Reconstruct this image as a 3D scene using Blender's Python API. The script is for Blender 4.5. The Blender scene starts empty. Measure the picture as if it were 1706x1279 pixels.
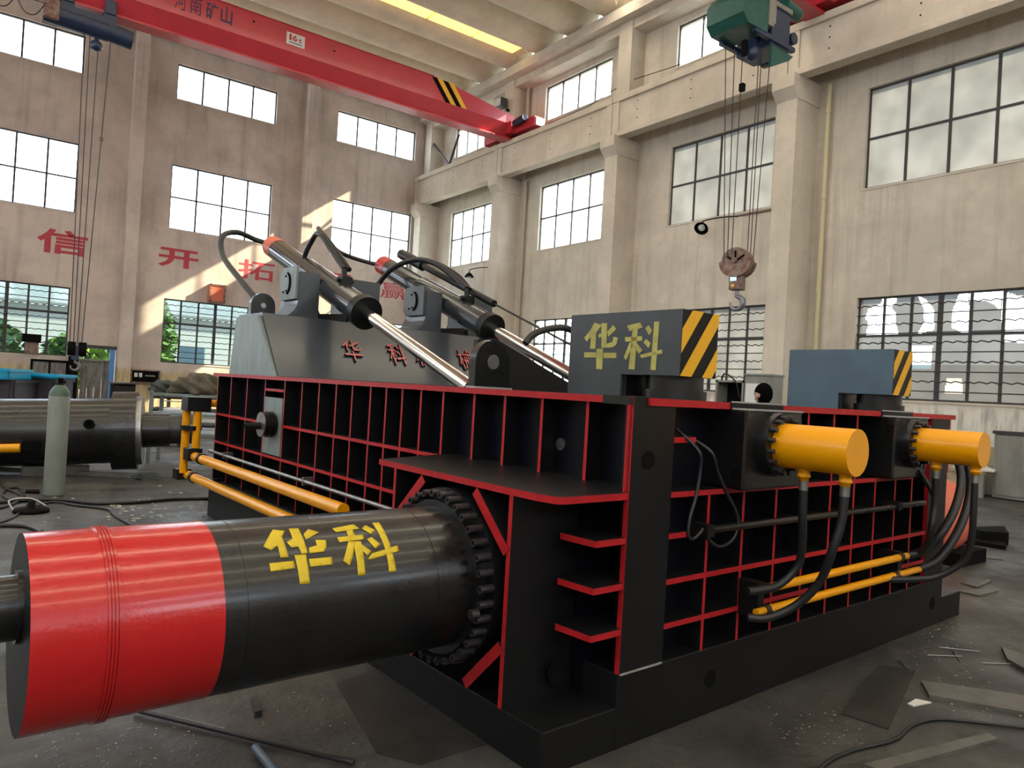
import bpy, bmesh, math, random
from mathutils import Vector, Matrix
random.seed(7)
S = bpy.context.scene
COL = S.collection
R = math.radians

# ------------------------------------------------------------------ camera
FPX, YAW, PITCH, ROLL = 1215.585, 0.641288, 0.0077749, -0.0572706
CAMZ = 1.65
_f = Vector((math.sin(YAW)*math.cos(PITCH), math.cos(YAW)*math.cos(PITCH), math.sin(PITCH)))
_r = Vector((math.cos(YAW), -math.sin(YAW), 0))
_d = _f.cross(_r)
_r2 = math.cos(ROLL)*_r + math.sin(ROLL)*_d
_d2 = -math.sin(ROLL)*_r + math.cos(ROLL)*_d
cd = bpy.data.cameras.new('camera'); cam = bpy.data.objects.new('camera', cd); COL.objects.link(cam)
cd.sensor_width = 36; cd.sensor_fit = 'HORIZONTAL'; cd.lens = FPX/1706*36; cd.clip_end = 400; cd.clip_start = 0.05
m = Matrix((( _r2.x, -_d2.x, -_f.x, 0), (_r2.y, -_d2.y, -_f.y, 0), (_r2.z, -_d2.z, -_f.z, CAMZ), (0, 0, 0, 1)))
cam.matrix_world = m
S.camera = cam

# ------------------------------------------------------------------ world, sun, exposure
w = bpy.data.worlds.new('world'); S.world = w; w.use_nodes = True
nt = w.node_tree; nt.nodes.clear()
wo = nt.nodes.new('ShaderNodeOutputWorld'); bg = nt.nodes.new('ShaderNodeBackground')
tc = nt.nodes.new('ShaderNodeTexCoord'); sx = nt.nodes.new('ShaderNodeSeparateXYZ'); cr = nt.nodes.new('ShaderNodeValToRGB')
nt.links.new(tc.outputs['Generated'], sx.inputs[0]); nt.links.new(sx.outputs['Z'], cr.inputs[0])
cr.color_ramp.elements[0].position = 0.0; cr.color_ramp.elements[0].color = (0.93, 0.97, 1.0, 1)
cr.color_ramp.elements[1].position = 0.8; cr.color_ramp.elements[1].color = (0.62, 0.80, 1.0, 1)
nt.links.new(cr.outputs[0], bg.inputs[0]); nt.links.new(bg.outputs[0], wo.inputs[0])
bg.inputs[1].default_value = 3.8
sd = bpy.data.lights.new('sun', 'SUN'); sd.energy = 12; sd.angle = R(0.6); sd.color = (1.0, 0.83, 0.58)
sun = bpy.data.objects.new('sun', sd); COL.objects.link(sun)
sun.rotation_euler = Vector((-1, 0.41, -0.75)).to_track_quat('-Z', 'Y').to_euler()
S.view_settings.view_transform = 'Standard'; S.view_settings.look = 'None'
S.view_settings.exposure = 1.06; S.view_settings.gamma = 1; S.view_settings.use_curve_mapping = False
try:
    S.cycles.use_denoising = True; S.cycles.max_bounces = 8; S.cycles.diffuse_bounces = 5; S.cycles.transparent_max_bounces = 16
    S.cycles.sample_clamp_indirect = 8
except Exception: pass

# ------------------------------------------------------------------ survey helpers: points of the place from measured sight lines
YM = 0.0451
U = Vector((math.cos(YM), math.sin(YM), 0)); V = Vector((-math.sin(YM), math.cos(YM), 0)); CAM = Vector((0, 0, CAMZ))
def ray(x, y): return _r2*((x-853)/FPX) + _d2*((y-639.5)/FPX) + _f
def hit(x, y, n, d):
    r = ray(x, y); return CAM + r*((d - n.dot(CAM))/n.dot(r))
def loc(P): return Vector((P.dot(U), P.dot(V), P.z))          # world -> press frame
def on_u(x, y, u): return loc(hit(x, y, U, u))
def on_v(x, y, v): return loc(hit(x, y, V, v))
def on_x(x, y, X): return hit(x, y, Vector((1, 0, 0)), X)
def on_y(x, y, Y): return hit(x, y, Vector((0, 1, 0)), Y)
def on_z(x, y, z=0.0): return hit(x, y, Vector((0, 0, 1)), z)

# ------------------------------------------------------------------ materials
def mat(name, col, rough=0.5, metal=0.0, noise=0.0, nscale=3.0, bump=0.0, bscale=30.0, col2=None, coat=0.0, stretch=None, spec=0.5, detail=5, rvar=0.0):
    m = bpy.data.materials.new(name); m.use_nodes = True
    n = m.node_tree.nodes; l = m.node_tree.links; p = n['Principled BSDF']
    p.inputs['Base Color'].default_value = (*col, 1); p.inputs['Roughness'].default_value = rough
    p.inputs['Metallic'].default_value = metal; p.inputs['Coat Weight'].default_value = coat; p.inputs['Coat Roughness'].default_value = 0.12
    p.inputs['Specular IOR Level'].default_value = spec
    tc = n.new('ShaderNodeTexCoord'); mp = n.new('ShaderNodeMapping'); l.new(tc.outputs['Object'], mp.inputs[0])
    if stretch: mp.inputs['Scale'].default_value = stretch
    if noise or col2:
        t = n.new('ShaderNodeTexNoise'); t.inputs['Scale'].default_value = nscale; t.inputs['Detail'].default_value = detail; t.inputs['Roughness'].default_value = 0.6
        l.new(mp.outputs[0], t.inputs['Vector'])
        r = n.new('ShaderNodeValToRGB'); l.new(t.outputs[0], r.inputs[0])
        a = col; b = col2 if col2 else tuple(c*(1-noise) for c in col)
        r.color_ramp.elements[0].position = 0.36; r.color_ramp.elements[0].color = (*b, 1)
        r.color_ramp.elements[1].position = 0.62; r.color_ramp.elements[1].color = (*a, 1)
        l.new(r.outputs[0], p.inputs['Base Color'])
        if rvar:
            mr = n.new('ShaderNodeMapRange'); l.new(t.outputs[0], mr.inputs[0]); mr.inputs[1].default_value = .3; mr.inputs[2].default_value = .7
            mr.inputs[3].default_value = rough-rvar; mr.inputs[4].default_value = rough+rvar; l.new(mr.outputs[0], p.inputs['Roughness'])
    if bump:
        t2 = n.new('ShaderNodeTexNoise'); t2.inputs['Scale'].default_value = bscale; t2.inputs['Detail'].default_value = 4
        l.new(tc.outputs['Object'], t2.inputs['Vector'])
        b = n.new('ShaderNodeBump'); b.inputs['Strength'].default_value = bump; b.inputs['Distance'].default_value = 0.01
        l.new(t2.outputs[0], b.inputs['Height']); l.new(b.outputs[0], p.inputs['Normal'])
    return m
def emis(name, col, s):
    m = bpy.data.materials.new(name); m.use_nodes = True; p = m.node_tree.nodes['Principled BSDF']
    p.inputs['Base Color'].default_value = (*col, 1); p.inputs['Emission Color'].default_value = (*col, 1); p.inputs['Emission Strength'].default_value = s
    return m
def glassy(name, tint, refl=0.06):
    m = bpy.data.materials.new(name); m.use_nodes = True; n = m.node_tree.nodes; l = m.node_tree.links; n.clear()
    o = n.new('ShaderNodeOutputMaterial'); x = n.new('ShaderNodeMixShader'); t = n.new('ShaderNodeBsdfTransparent'); g = n.new('ShaderNodeBsdfGlossy')
    t.inputs[0].default_value = (*tint, 1); g.inputs['Roughness'].default_value = 0.05; x.inputs[0].default_value = refl
    l.new(t.outputs[0], x.inputs[1]); l.new(g.outputs[0], x.inputs[2]); l.new(x.outputs[0], o.inputs[0]); return m
def frosted(name, col, clear=0.15):
    m = bpy.data.materials.new(name); m.use_nodes = True; n = m.node_tree.nodes; l = m.node_tree.links; n.clear()
    o = n.new('ShaderNodeOutputMaterial'); x = n.new('ShaderNodeMixShader'); x2 = n.new('ShaderNodeMixShader')
    t = n.new('ShaderNodeBsdfTranslucent'); d = n.new('ShaderNodeBsdfDiffuse'); tr = n.new('ShaderNodeBsdfTransparent')
    tex = n.new('ShaderNodeTexNoise'); tex.inputs['Scale'].default_value = 1.3; tcn = n.new('ShaderNodeTexCoord'); l.new(tcn.outputs['Object'], tex.inputs['Vector'])
    rp = n.new('ShaderNodeValToRGB'); rp.color_ramp.elements[0].color = (*[c*0.8 for c in col], 1); rp.color_ramp.elements[1].color = (*col, 1)
    rp.color_ramp.elements[0].position = .35; rp.color_ramp.elements[1].position = .65
    l.new(tex.outputs[0], rp.inputs[0]); l.new(rp.outputs[0], t.inputs[0]); l.new(rp.outputs[0], d.inputs[0])
    x.inputs[0].default_value = 0.35; l.new(t.outputs[0], x.inputs[1]); l.new(d.outputs[0], x.inputs[2])
    x2.inputs[0].default_value = clear; l.new(x.outputs[0], x2.inputs[1]); l.new(tr.outputs[0], x2.inputs[2]); l.new(x2.outputs[0], o.inputs[0]); return m

def wall_mat(name, base, stain, dado=None, dado_z=1.9, grime=0.5):
    """lime-washed plaster: broad blotches, vertical run marks, a dado with its own stains"""
    m = bpy.data.materials.new(name); m.use_nodes = True; n = m.node_tree.nodes; l = m.node_tree.links; p = n['Principled BSDF']
    p.inputs['Roughness'].default_value = 0.9; p.inputs['Specular IOR Level'].default_value = 0.15
    tc = n.new('ShaderNodeTexCoord')
    def noise(scale, st=(1, 1, 1), det=6):
        mp = n.new('ShaderNodeMapping'); mp.inputs['Scale'].default_value = st; l.new(tc.outputs['Object'], mp.inputs[0])
        t = n.new('ShaderNodeTexNoise'); t.inputs['Scale'].default_value = scale; t.inputs['Detail'].default_value = det; t.inputs['Roughness'].default_value = .62
        l.new(mp.outputs[0], t.inputs['Vector']); return t.outputs[0]
    def ramp(src, a, b, ca=(0, 0, 0, 1), cb=(1, 1, 1, 1)):
        r = n.new('ShaderNodeValToRGB'); r.color_ramp.elements[0].position = a; r.color_ramp.elements[1].position = b
        r.color_ramp.elements[0].color = ca; r.color_ramp.elements[1].color = cb; l.new(src, r.inputs[0]); return r.outputs[0]
    def mix(fac, a, b, mode='MIX'):
        x = n.new('ShaderNodeMix'); x.data_type = 'RGBA'; x.blend_type = mode
        if isinstance(fac, float): x.inputs[0].default_value = fac
        else: l.new(fac, x.inputs[0])
        for k, v in ((6, a), (7, b)):
            if isinstance(v, tuple): x.inputs[k].default_value = (*v, 1)
            else: l.new(v, x.inputs[k])
        return x.outputs[2]
    c = mix(ramp(noise(.8), .40, .64), base, stain)
    c = mix(ramp(noise(2.2, (1, 1, 1.6)), .52, .8), c, tuple(k*.82 for k in base))
    streak = ramp(noise(3.0, (1, 1, .06), 4), .52, .78)
    sm = n.new('ShaderNodeMath'); sm.operation = 'MULTIPLY'; l.new(streak, sm.inputs[0]); sm.inputs[1].default_value = grime
    c = mix(sm.outputs[0], c, tuple(k*.62 for k in stain))
    if dado:
        sep = n.new('ShaderNodeSeparateXYZ'); l.new(tc.outputs['Object'], sep.inputs[0])
        ad = n.new('ShaderNodeMath'); ad.operation = 'MULTIPLY_ADD'; l.new(noise(1.5), ad.inputs[0]); ad.inputs[1].default_value = .5; l.new(sep.outputs['Z'], ad.inputs[2])
        mask = ramp(ad.outputs[0], 0, 1)
        mr = n.new('ShaderNodeMapRange'); l.new(ad.outputs[0], mr.inputs[0]); mr.inputs[1].default_value = dado_z+.2; mr.inputs[2].default_value = dado_z+.4
        d = mix(ramp(noise(6, (1, 1, .12)), .45, .65), dado, tuple(k*.55 for k in dado))
        c = mix(mr.outputs[0], d, c)
    l.new(c, p.inputs['Base Color'])
    b = n.new('ShaderNodeBump'); b.inputs['Strength'].default_value = .25; b.inputs['Distance'].default_value = .03; l.new(noise(5), b.inputs['Height']); l.new(b.outputs[0], p.inputs['Normal'])
    return m

M = dict(
    wallA=wall_mat('plaster_pinkish', (.60, .51, .45), (.45, .385, .345), (.52, .41, .25), 1.55, .6),
    wallB=wall_mat('plaster_buff', (.62, .57, .49), (.50, .455, .395), (.72, .70, .64), 1.75, .6),
    concrete=wall_mat('painted_concrete', (.63, .57, .485), (.52, .47, .40), None, 0, .3),
    roof=wall_mat('whitewashed_panel', (.78, .69, .54), (.66, .58, .45), None, 0, .15),
    black=mat('black_gloss_paint', (.008, .008, .0085), .30, bump=.10, bscale=60, coat=.2, noise=.3, rvar=.06),
    blackflat=mat('black_satin_paint', (.007, .0072, .0078), .42, bump=.05, bscale=40, noise=.2, spec=.28),
    navy=mat('recess_blue_black', (.0025, .0032, .0065), .38, bump=.05, bscale=30, spec=.25),  # blue-black of the recessed walls, darker than the outer plates
    grey=mat('grey_gloss_paint', (.052, .061, .072), .33, bump=.10, bscale=25, coat=.15, noise=.15, nscale=4, rvar=.05),
    bluegrey=mat('blue_grey_primer', (.075, .125, .17), .42, bump=.08, bscale=25, noise=.15, nscale=4, coat=.1),
    palegrey=mat('pale_grey_green', (.20, .245, .235), .42, noise=.25, nscale=8, stretch=(1, 1, .3)),  # rack and panel paint; also window light coloured into beam and bracket faces
    red=mat('red_gloss_paint', (.44, .010, .014), .34, noise=.12, nscale=12, bump=.08, bscale=60, coat=.3),
    redband=mat('red_band_paint', (.50, .007, .009), .22, bump=.13, bscale=55, coat=.45),
    rededge=mat('red_edge_paint', (.44, .013, .018), .42, noise=.18, nscale=14, spec=.3),
    yellow=mat('yellow_gloss_paint', (.80, .335, .002), .3, coat=.12, spec=.3, bump=.04, bscale=40),
    yellowtxt=mat('yellow_stencil_paint', (.62, .45, .006), .45, noise=.14, nscale=14),
    paletxt=mat('pale_yellow_stencil_paint', (.48, .44, .11), .5, noise=.28, nscale=12),
    redtxt=mat('red_wall_paint', (.47, .055, .075), .8, noise=.15, nscale=5),
    chrome=mat('chromed_rod', (.80, .78, .75), .13, 1.0),
    steel=mat('bare_steel', (.36, .36, .36), .38, .9, noise=.25, nscale=10),
    darksteel=mat('oiled_bolt_steel', (.055, .052, .056), .38, .6),
    rubber=mat('hose_rubber', (.012, .012, .013), .45),
    weld=mat('weld_bead', (.42, .42, .41), .45, .5, bump=.8, bscale=90),
    white=mat('white_enamel', (.62, .63, .62), .4),
    floor=None,
    mull=mat('window_steel', (.045, .042, .045), .6),
    glass=glassy('window_glass', (.95, .98, .98)),
    frost=frosted('dusty_frosted_glass', (.33, .335, .325), .03),
    frost2=frosted('grimy_wired_glass', (.052, .055, .056), .02),
    cranered=mat('crane_red_paint', (.52, .034, .055), .38, noise=.12, nscale=2, coat=.2),
    craneblue=mat('hoist_blue_paint', (.02, .035, .085), .38, noise=.25, nscale=5),
    cranegreen=mat('hoist_green_paint', (.015, .10, .085), .4, noise=.25, nscale=5),
    rope=mat('greasy_wire_rope', (.03, .022, .025), .6),
    rust=mat('rusty_maroon_steel', (.16, .07, .06), .6, .3, col2=(.25, .20, .16), nscale=9),
    hook=mat('forged_hook_steel', (.20, .20, .23), .4, .7),
    gas=mat('grey_green_cylinder_paint', (.27, .29, .26), .5, noise=.2, nscale=6, stretch=(1, 1, .4)),
    plate=mat('rusty_floor_plate', (.045, .042, .038), .5, .3, noise=.35, nscale=5),
    plank=mat('weathered_steel_strip', (.125, .12, .105), .55, .2, noise=.35, nscale=6),
    blueplastic=mat('bright_blue_plastic', (.01, .33, .55), .4),
    darkplastic=mat('dark_purple_grey_plastic', (.045, .038, .05), .5, noise=.3, nscale=8),
    tarp=mat('drab_tarpaulin', (.10, .085, .06), .85, noise=.5, nscale=7, bump=.5, bscale=9),
    tarp2=mat('dark_green_cloth', (.035, .045, .04), .85, noise=.5, nscale=7),
    skin=mat('skin', (.48, .28, .20), .5), hair=mat('black_hair', (.004, .004, .0045), 1.0, bump=.3, bscale=120, spec=0.0), dimmed=glassy('dimming_window_glass', (.52, .60, .62), .03),
    barrel=mat('glossy_blue_grey_barrel', (.06, .066, .075), .22, .55, coat=.3, noise=.15, nscale=4),
    shirt=mat('dark_blue_workshirt', (.02, .028, .05), .8), cloth=mat('black_trousers', (.012, .012, .014), .85),
    orange=mat('orange_red', (.62, .14, .08), .5, noise=.15, nscale=5),
    cabinet=mat('grey_cabinet_paint', (.24, .235, .21), .5, noise=.25, nscale=4, stretch=(1, 1, .3)),
    wood=mat('pale_board', (.42, .32, .21), .6, noise=.2, nscale=6), paper=mat('crumpled_white_plastic', (.6, .58, .55), .6),
    amber=None, leaf=mat('tree_leaf', (.13, .26, .035), .6, noise=.5, nscale=2), bark=mat('bark', (.08, .06, .04), .8),
    yard=mat('yard_concrete', (.35, .35, .32), .9, noise=.2, nscale=1), pale=mat('pale_house_render', (.50, .48, .44), .8),
    bluefence=mat('pale_blue_post_paint', (.10, .28, .62), .5), oldboard=mat('mouldy_grey_board', (.22, .21, .20), .8, noise=.6, nscale=3, stretch=(3, 1, .6)),
    redbox=mat('orange_red_hydrant_box', (.55, .13, .07), .6), pvc=mat('cream_pipe', (.52, .46, .30), .5),
    pipepink=mat('buff_painted_pipe', (.42, .36, .29), .6), screen=emis('scale_display', (.35, .75, .95), .9),
    zebra=None, dark=mat('deep_black', (.004, .004, .004), .85, spec=.1), lampglass=mat('lamp_glass', (.55, .58, .56), .1, coat=.5),  # deep black also colours the discs drawn in place of shaded holes
    whitetxt=mat('white_print', (.6, .6, .6), .6), bluetxt=mat('navy_sign_paint', (.05, .03, .08), .6),
    yband=mat('amber_band_paint', (.80, .42, .01), .4), tan=mat('tan_scrap', (.40, .34, .22), .7))

# amber fibreglass skylight: backlit by the sky above
M['amber'] = emis('backlit_amber_skylight', (1.0, .66, .16), 1.05)
M['clearsky'] = emis('backlit_skylight', (1.0, .90, .70), 5.0)

# floor: oily trodden concrete with worn glossy patches and dust
m = bpy.data.materials.new('oily_workshop_floor'); m.use_nodes = True; n = m.node_tree.nodes; l = m.node_tree.links; p = n['Principled BSDF']
tc = n.new('ShaderNodeTexCoord')
def _n(s, d=7, r=.6):
    t = n.new('ShaderNodeTexNoise'); t.inputs['Scale'].default_value = s; t.inputs['Detail'].default_value = d; t.inputs['Roughness'].default_value = r; l.new(tc.outputs['Object'], t.inputs['Vector']); return t.outputs[0]
def _rp(src, a, b, ca, cb):
    r = n.new('ShaderNodeValToRGB'); r.color_ramp.elements[0].position = a; r.color_ramp.elements[1].position = b
    r.color_ramp.elements[0].color = (*ca, 1); r.color_ramp.elements[1].color = (*cb, 1); l.new(src, r.inputs[0]); return r.outputs[0]
a = _rp(_n(.9), .35, .68, (.022, .022, .024), (.060, .056, .050)); b = _rp(_n(7), .40, .72, (1, 1, 1), (1.5, 1.45, 1.35))
x = n.new('ShaderNodeMix'); x.data_type = 'RGBA'; x.blend_type = 'MULTIPLY'; x.inputs[0].default_value = 1; l.new(a, x.inputs[6]); l.new(b, x.inputs[7])
g = _rp(_n(38, 3, .8), .70, .76, (0, 0, 0), (1, 1, 1)); x2 = n.new('ShaderNodeMix'); x2.data_type = 'RGBA'; l.new(g, x2.inputs[0]); l.new(x.outputs[2], x2.inputs[6]); x2.inputs[7].default_value = (.16, .15, .13, 1)
l.new(x2.outputs[2], p.inputs['Base Color'])
rr = _rp(_n(1.7), .35, .65, (.34, .34, .34), (.72, .72, .72)); l.new(rr, p.inputs['Roughness'])
bp = n.new('ShaderNodeBump'); bp.inputs['Strength'].default_value = .45; bp.inputs['Distance'].default_value = .02; l.new(_n(14), bp.inputs['Height']); l.new(bp.outputs[0], p.inputs['Normal'])
M['floor'] = m

# ------------------------------------------------------------------ mesh builder
def frame_of(d):
    d = d.normalized(); a = Vector((0, 0, 1)) if abs(d.z) < .9 else Vector((1, 0, 0))
    s = d.cross(a).normalized(); return s, s.cross(d).normalized()
class MB:
    def __init__(s): s.v = []; s.f = []; s.m = []; s.s = []
    def add(s, vs, fs, mi=0, sm=False):
        o = len(s.v); s.v += [tuple(x) for x in vs]
        for i, f in enumerate(fs):
            s.f.append(tuple(o+k for k in f)); s.m.append(mi[i] if isinstance(mi, (list, tuple)) else mi); s.s.append(sm)
        return s
    def box(s, a, b, mi=0):
        """mi: int or 6 material indices for -x +x -y +y -z +z"""
        x0, x1 = sorted((a[0], b[0])); y0, y1 = sorted((a[1], b[1])); z0, z1 = sorted((a[2], b[2]))
        v = [(x0, y0, z0), (x1, y0, z0), (x1, y1, z0), (x0, y1, z0), (x0, y0, z1), (x1, y0, z1), (x1, y1, z1), (x0, y1, z1)]
        f = [(0, 4, 7, 3), (1, 2, 6, 5), (0, 1, 5, 4), (2, 3, 7, 6), (0, 3, 2, 1), (4, 5, 6, 7)]
        return s.add(v, f, list(mi) if isinstance(mi, (list, tuple)) else [mi]*6)
    def prism(s, pts, off, mi=0, mside=None):
        """polygon pts (3-D, planar) swept by vector off; mi caps, mside sides"""
        n = len(pts); off = Vector(off); P = [Vector(p) for p in pts]; Q = [p+off for p in P]
        s.add(P+Q, [tuple(range(n))[::-1], tuple(range(n, 2*n))], mi)
        ms = mi if mside is None else mside
        s.add(P+Q, [(i, (i+1) % n, n+(i+1) % n, n+i) for i in range(n)], ms); return s
    def cyl(s, a, b, r, r2=None, n=24, mi=0, mcap=None, cap=True):
        a = Vector(a); b = Vector(b); r2 = r if r2 is None else r2; e, g = frame_of(b-a)
        A = [a+(e*math.cos(t)+g*math.sin(t))*r for t in [2*math.pi*i/n for i in range(n)]]
        B = [b+(e*math.cos(t)+g*math.sin(t))*r2 for t in [2*math.pi*i/n for i in range(n)]]
        s.add(A+B, [(i, n+i, n+(i+1) % n, (i+1) % n) for i in range(n)], mi, True)
        if cap: s.add(A+B, [tuple(range(n)), tuple(range(n, 2*n))[::-1]], mi if mcap is None else mcap)
        return s
    def ring(s, a, b, r, ri, n=32, mi=0):
        a = Vector(a); b = Vector(b); e, g = frame_of(b-a); T = [2*math.pi*i/n for i in range(n)]
        C = lambda c, q: [c+(e*math.cos(t)+g*math.sin(t))*q for t in T]
        for p, q, sm in ((C(a, r), C(b, r), 1), (C(b, ri), C(a, ri), 1), (C(a, ri), C(a, r), 0), (C(b, r), C(b, ri), 0)):
            s.add(p+q, [(i, n+i, n+(i+1) % n, (i+1) % n) for i in range(n)], mi, bool(sm))
        return s
    def lathe(s, base, axis, prof, n=28, mi=0):
        """prof: list of (distance along axis, radius)"""
        base = Vector(base); ax = Vector(axis).normalized(); e, g = frame_of(ax); vs = []; k = len(prof)
        for d, r in prof:
            for i in range(n):
                t = 2*math.pi*i/n; vs.append(base+ax*d+(e*math.cos(t)+g*math.sin(t))*r)
        return s.add(vs, [(j*n+i, (j+1)*n+i, (j+1)*n+(i+1) % n, j*n+(i+1) % n) for j in range(k-1) for i in range(n)], mi, True)
    def tube(s, pts, r, n=10, mi=0, smooth=True, res=6, cap=True):
        P = [Vector(p) for p in pts]
        if smooth and len(P) > 2:
            Q = []
            for i in range(len(P)-1):
                p0 = P[max(i-1, 0)]; p1 = P[i]; p2 = P[i+1]; p3 = P[min(i+2, len(P)-1)]
                for k in range(res):
                    t = k/res; Q.append(.5*((2*p1)+(p2-p0)*t+(2*p0-5*p1+4*p2-p3)*t*t+(3*p1-p0-3*p2+p3)*t**3))
            Q.append(P[-1]); P = Q
        vs = []; e = None
        for i, p in enumerate(P):
            d = (P[min(i+1, len(P)-1)]-P[max(i-1, 0)]).normalized()
            if e is None: e, g = frame_of(d)
            else:
                e = (e-d*e.dot(d)).normalized(); g = e.cross(d).normalized()
            for k in range(n):
                t = 2*math.pi*k/n; vs.append(p+(e*math.cos(t)+g*math.sin(t))*r)
        L = len(P)
        s.add(vs, [(j*n+k, j*n+(k+1) % n, (j+1)*n+(k+1) % n, (j+1)*n+k) for j in range(L-1) for k in range(n)], mi, True)
        if cap: s.add(vs[:n]+vs[-n:], [tuple(range(n))[::-1], tuple(range(n, 2*n))], mi)
        return s
    def build(s, name, mats, parent=None, bevel=0, fix=True):
        me = bpy.data.meshes.new(name); me.from_pydata(s.v, [], s.f)
        if not isinstance(mats, (list, tuple)): mats = [mats]
        for k in mats: me.materials.append(M[k] if isinstance(k, str) else k)
        for p, mi, sm in zip(me.polygons, s.m, s.s): p.material_index = mi; p.use_smooth = sm
        if fix:
            b = bmesh.new(); b.from_mesh(me); bmesh.ops.recalc_face_normals(b, faces=b.faces); b.to_mesh(me); b.free()
        me.update(); o = bpy.data.objects.new(name, me); COL.objects.link(o); o.parent = parent
        if bevel:
            md = o.modifiers.new('bevel', 'BEVEL'); md.width = bevel; md.segments = 2; md.limit_method = 'ANGLE'; md.angle_limit = R(50)
        return o
def thing(name, label, cat, loc=(0, 0, 0), rz=0, group=None):
    o = bpy.data.objects.new(name, None); COL.objects.link(o); o.location = loc; o.rotation_euler = (0, 0, rz)
    o['label'] = label; o['category'] = cat
    if group: o['group'] = group
    return o
def tag(o, label, cat, group=None, kind=None):
    o['label'] = label; o['category'] = cat
    if group: o['group'] = group
    if kind: o['kind'] = kind
    return o
def struct(o, label=None):
    o['kind'] = 'structure'
    if label: o['label'] = label
    return o
def part(o, label): o['label'] = label; return o

_fc = {}
def glyph(ch, offset=0.0):
    k = (ch, offset)
    if k not in _fc:
        c = bpy.data.curves.new('t', 'FONT'); c.body = ch; c.offset = offset; c.resolution_u = 3
        o = bpy.data.objects.new('t', c); COL.objects.link(o); bpy.context.view_layer.update()
        me = bpy.data.meshes.new_from_object(o.evaluated_get(bpy.context.evaluated_depsgraph_get()))
        vs = [v.co.copy() for v in me.vertices]; fs = [tuple(p.vertices) for p in me.polygons]
        bpy.data.objects.remove(o); bpy.data.meshes.remove(me)
        x0 = min(v.x for v in vs); x1 = max(v.x for v in vs); y0 = min(v.y for v in vs); y1 = max(v.y for v in vs)
        _fc[k] = ([((v.x-x0)/(x1-x0), (v.y-y0)/(y1-y0)) for v in vs], fs)
    return _fc[k]
def put_glyph(ch, name, material, parent, org, ex, ey, offset=0.0, lift=0.004, normal=None, label=None, thick=0.0):
    """character filling the parallelogram org + s*ex + t*ey"""
    st, fs = glyph(ch, offset); org, ex, ey = Vector(org), Vector(ex), Vector(ey); nn = Vector(normal) if normal else ex.cross(ey).normalized()
    mb = MB(); vs = [org+ex*s_+ey*t_+nn*(lift+thick) for s_, t_ in st]
    mb.add(vs, fs)
    if thick:
        vb = [v-nn*thick for v in vs]; cnt = {}
        for f in fs:
            for i in range(len(f)):
                e = (f[i], f[(i+1) % len(f)]); cnt[tuple(sorted(e))] = cnt.get(tuple(sorted(e)), 0)+1
        ed = [k for k, c in cnt.items() if c == 1]; n = len(vs)
        mb.add(vs+vb, [(a, b, n+b, n+a) for a, b in ed], 1)
    o = mb.build(name, [material, 'dark'] if thick else material, parent, fix=False)
    if label: o['label'] = label
    return o

exec_order = []
# ==================================================================================================
# THE SETTING
# ==================================================================================================
XB, YA, X0, Y0, ZR = 17.5, 30.6, -11.0, -16.0, 15.6
fl = MB().box((X0-3, Y0-3, -.3), (XB+.2, YA+.2, 0)).build('floor', 'floor'); struct(fl, 'dark oily concrete workshop floor')

def wall_with_holes(name, material, fixed, along, zs, holes, axis, thick, label):
    """wall in the plane axis=fixed; holes (a0,a1,z0,z1); inner face at fixed, body behind it by thick"""
    A = sorted({along[0], along[1], *[h[0] for h in holes], *[h[1] for h in holes]}); Z = sorted({zs[0], zs[1], *[h[2] for h in holes], *[h[3] for h in holes]})
    P = (lambda a, z, d: (fixed+d, a, z)) if axis == 'x' else (lambda a, z, d: (a, fixed+d, z))
    mb = MB(); inh = lambda a, z: any(h[0] < a < h[1] and h[2] < z < h[3] for h in holes)
    for i in range(len(A)-1):
        for j in range(len(Z)-1):
            a, b, c, d = A[i], A[i+1], Z[j], Z[j+1]
            if inh((a+b)/2, (c+d)/2): continue
            for q in (0, thick): mb.add([P(a, c, q), P(b, c, q), P(b, d, q), P(a, d, q)], [(0, 1, 2, 3)])
    for a, b, c, d in holes:
        for s0, s1 in (((a, c), (b, c)), ((b, c), (b, d)), ((b, d), (a, d)), ((a, d), (a, c))):
            mb.add([P(*s0, 0), P(*s1, 0), P(*s1, thick), P(*s0, thick)], [(0, 1, 2, 3)])
    o = mb.build(name, material, fix=False); return struct(o, label)

ROWS = ((1.93, 4.40), (7.10, 9.60), (12.13, 13.50))
Abays = [(-13.87+3.0, -9.99+3.0), (-7.27, -3.42), (-.90, 2.83), (5.93, 9.80), (12.50, 16.38)]
Bbays = [(-14.1, -10.35), (-7.55, -3.8), (-1.0, 2.75), (5.60, 9.41), (12.0, 15.72), (18.66, 22.32), (25.45, 28.86)]
holesA = [(a, b, z0, z1) for a, b in Abays for z0, z1 in ROWS] + [(3.24, 4.40, 0.0, 2.33)]
holesB = [(a, b, z0, z1) for a, b in Bbays for z0, z1 in ROWS]
wA = wall_with_holes('wall_back', 'wallA', YA, (X0, XB+.35), (0, ZR), holesA, 'y', .32, 'long plastered end wall with three rows of windows')
wB = wall_with_holes('wall_right', 'wallB', XB, (Y0, YA+.02), (0, ZR), [h for h in holesB if h[0] > 5], 'x', .32, 'buff plastered side wall with columns and crane girder')  # unseen bays behind the view closed to keep sun off the cylinder
# walls behind and left of the camera: same bays, plain openings, lower row closed to cut low light on the press
wL = wall_with_holes('wall_left', 'wallB', X0, (Y0, YA), (0, ZR), [h for h in holesB if h[2] > 2], 'x', -.32, None)
wR = wall_with_holes('wall_front', 'wallA', Y0, (X0, XB), (0, ZR), [(a, b, z0, z1) for a, b in Abays for z0, z1 in ROWS[1:]], 'y', -.32, None)

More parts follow.
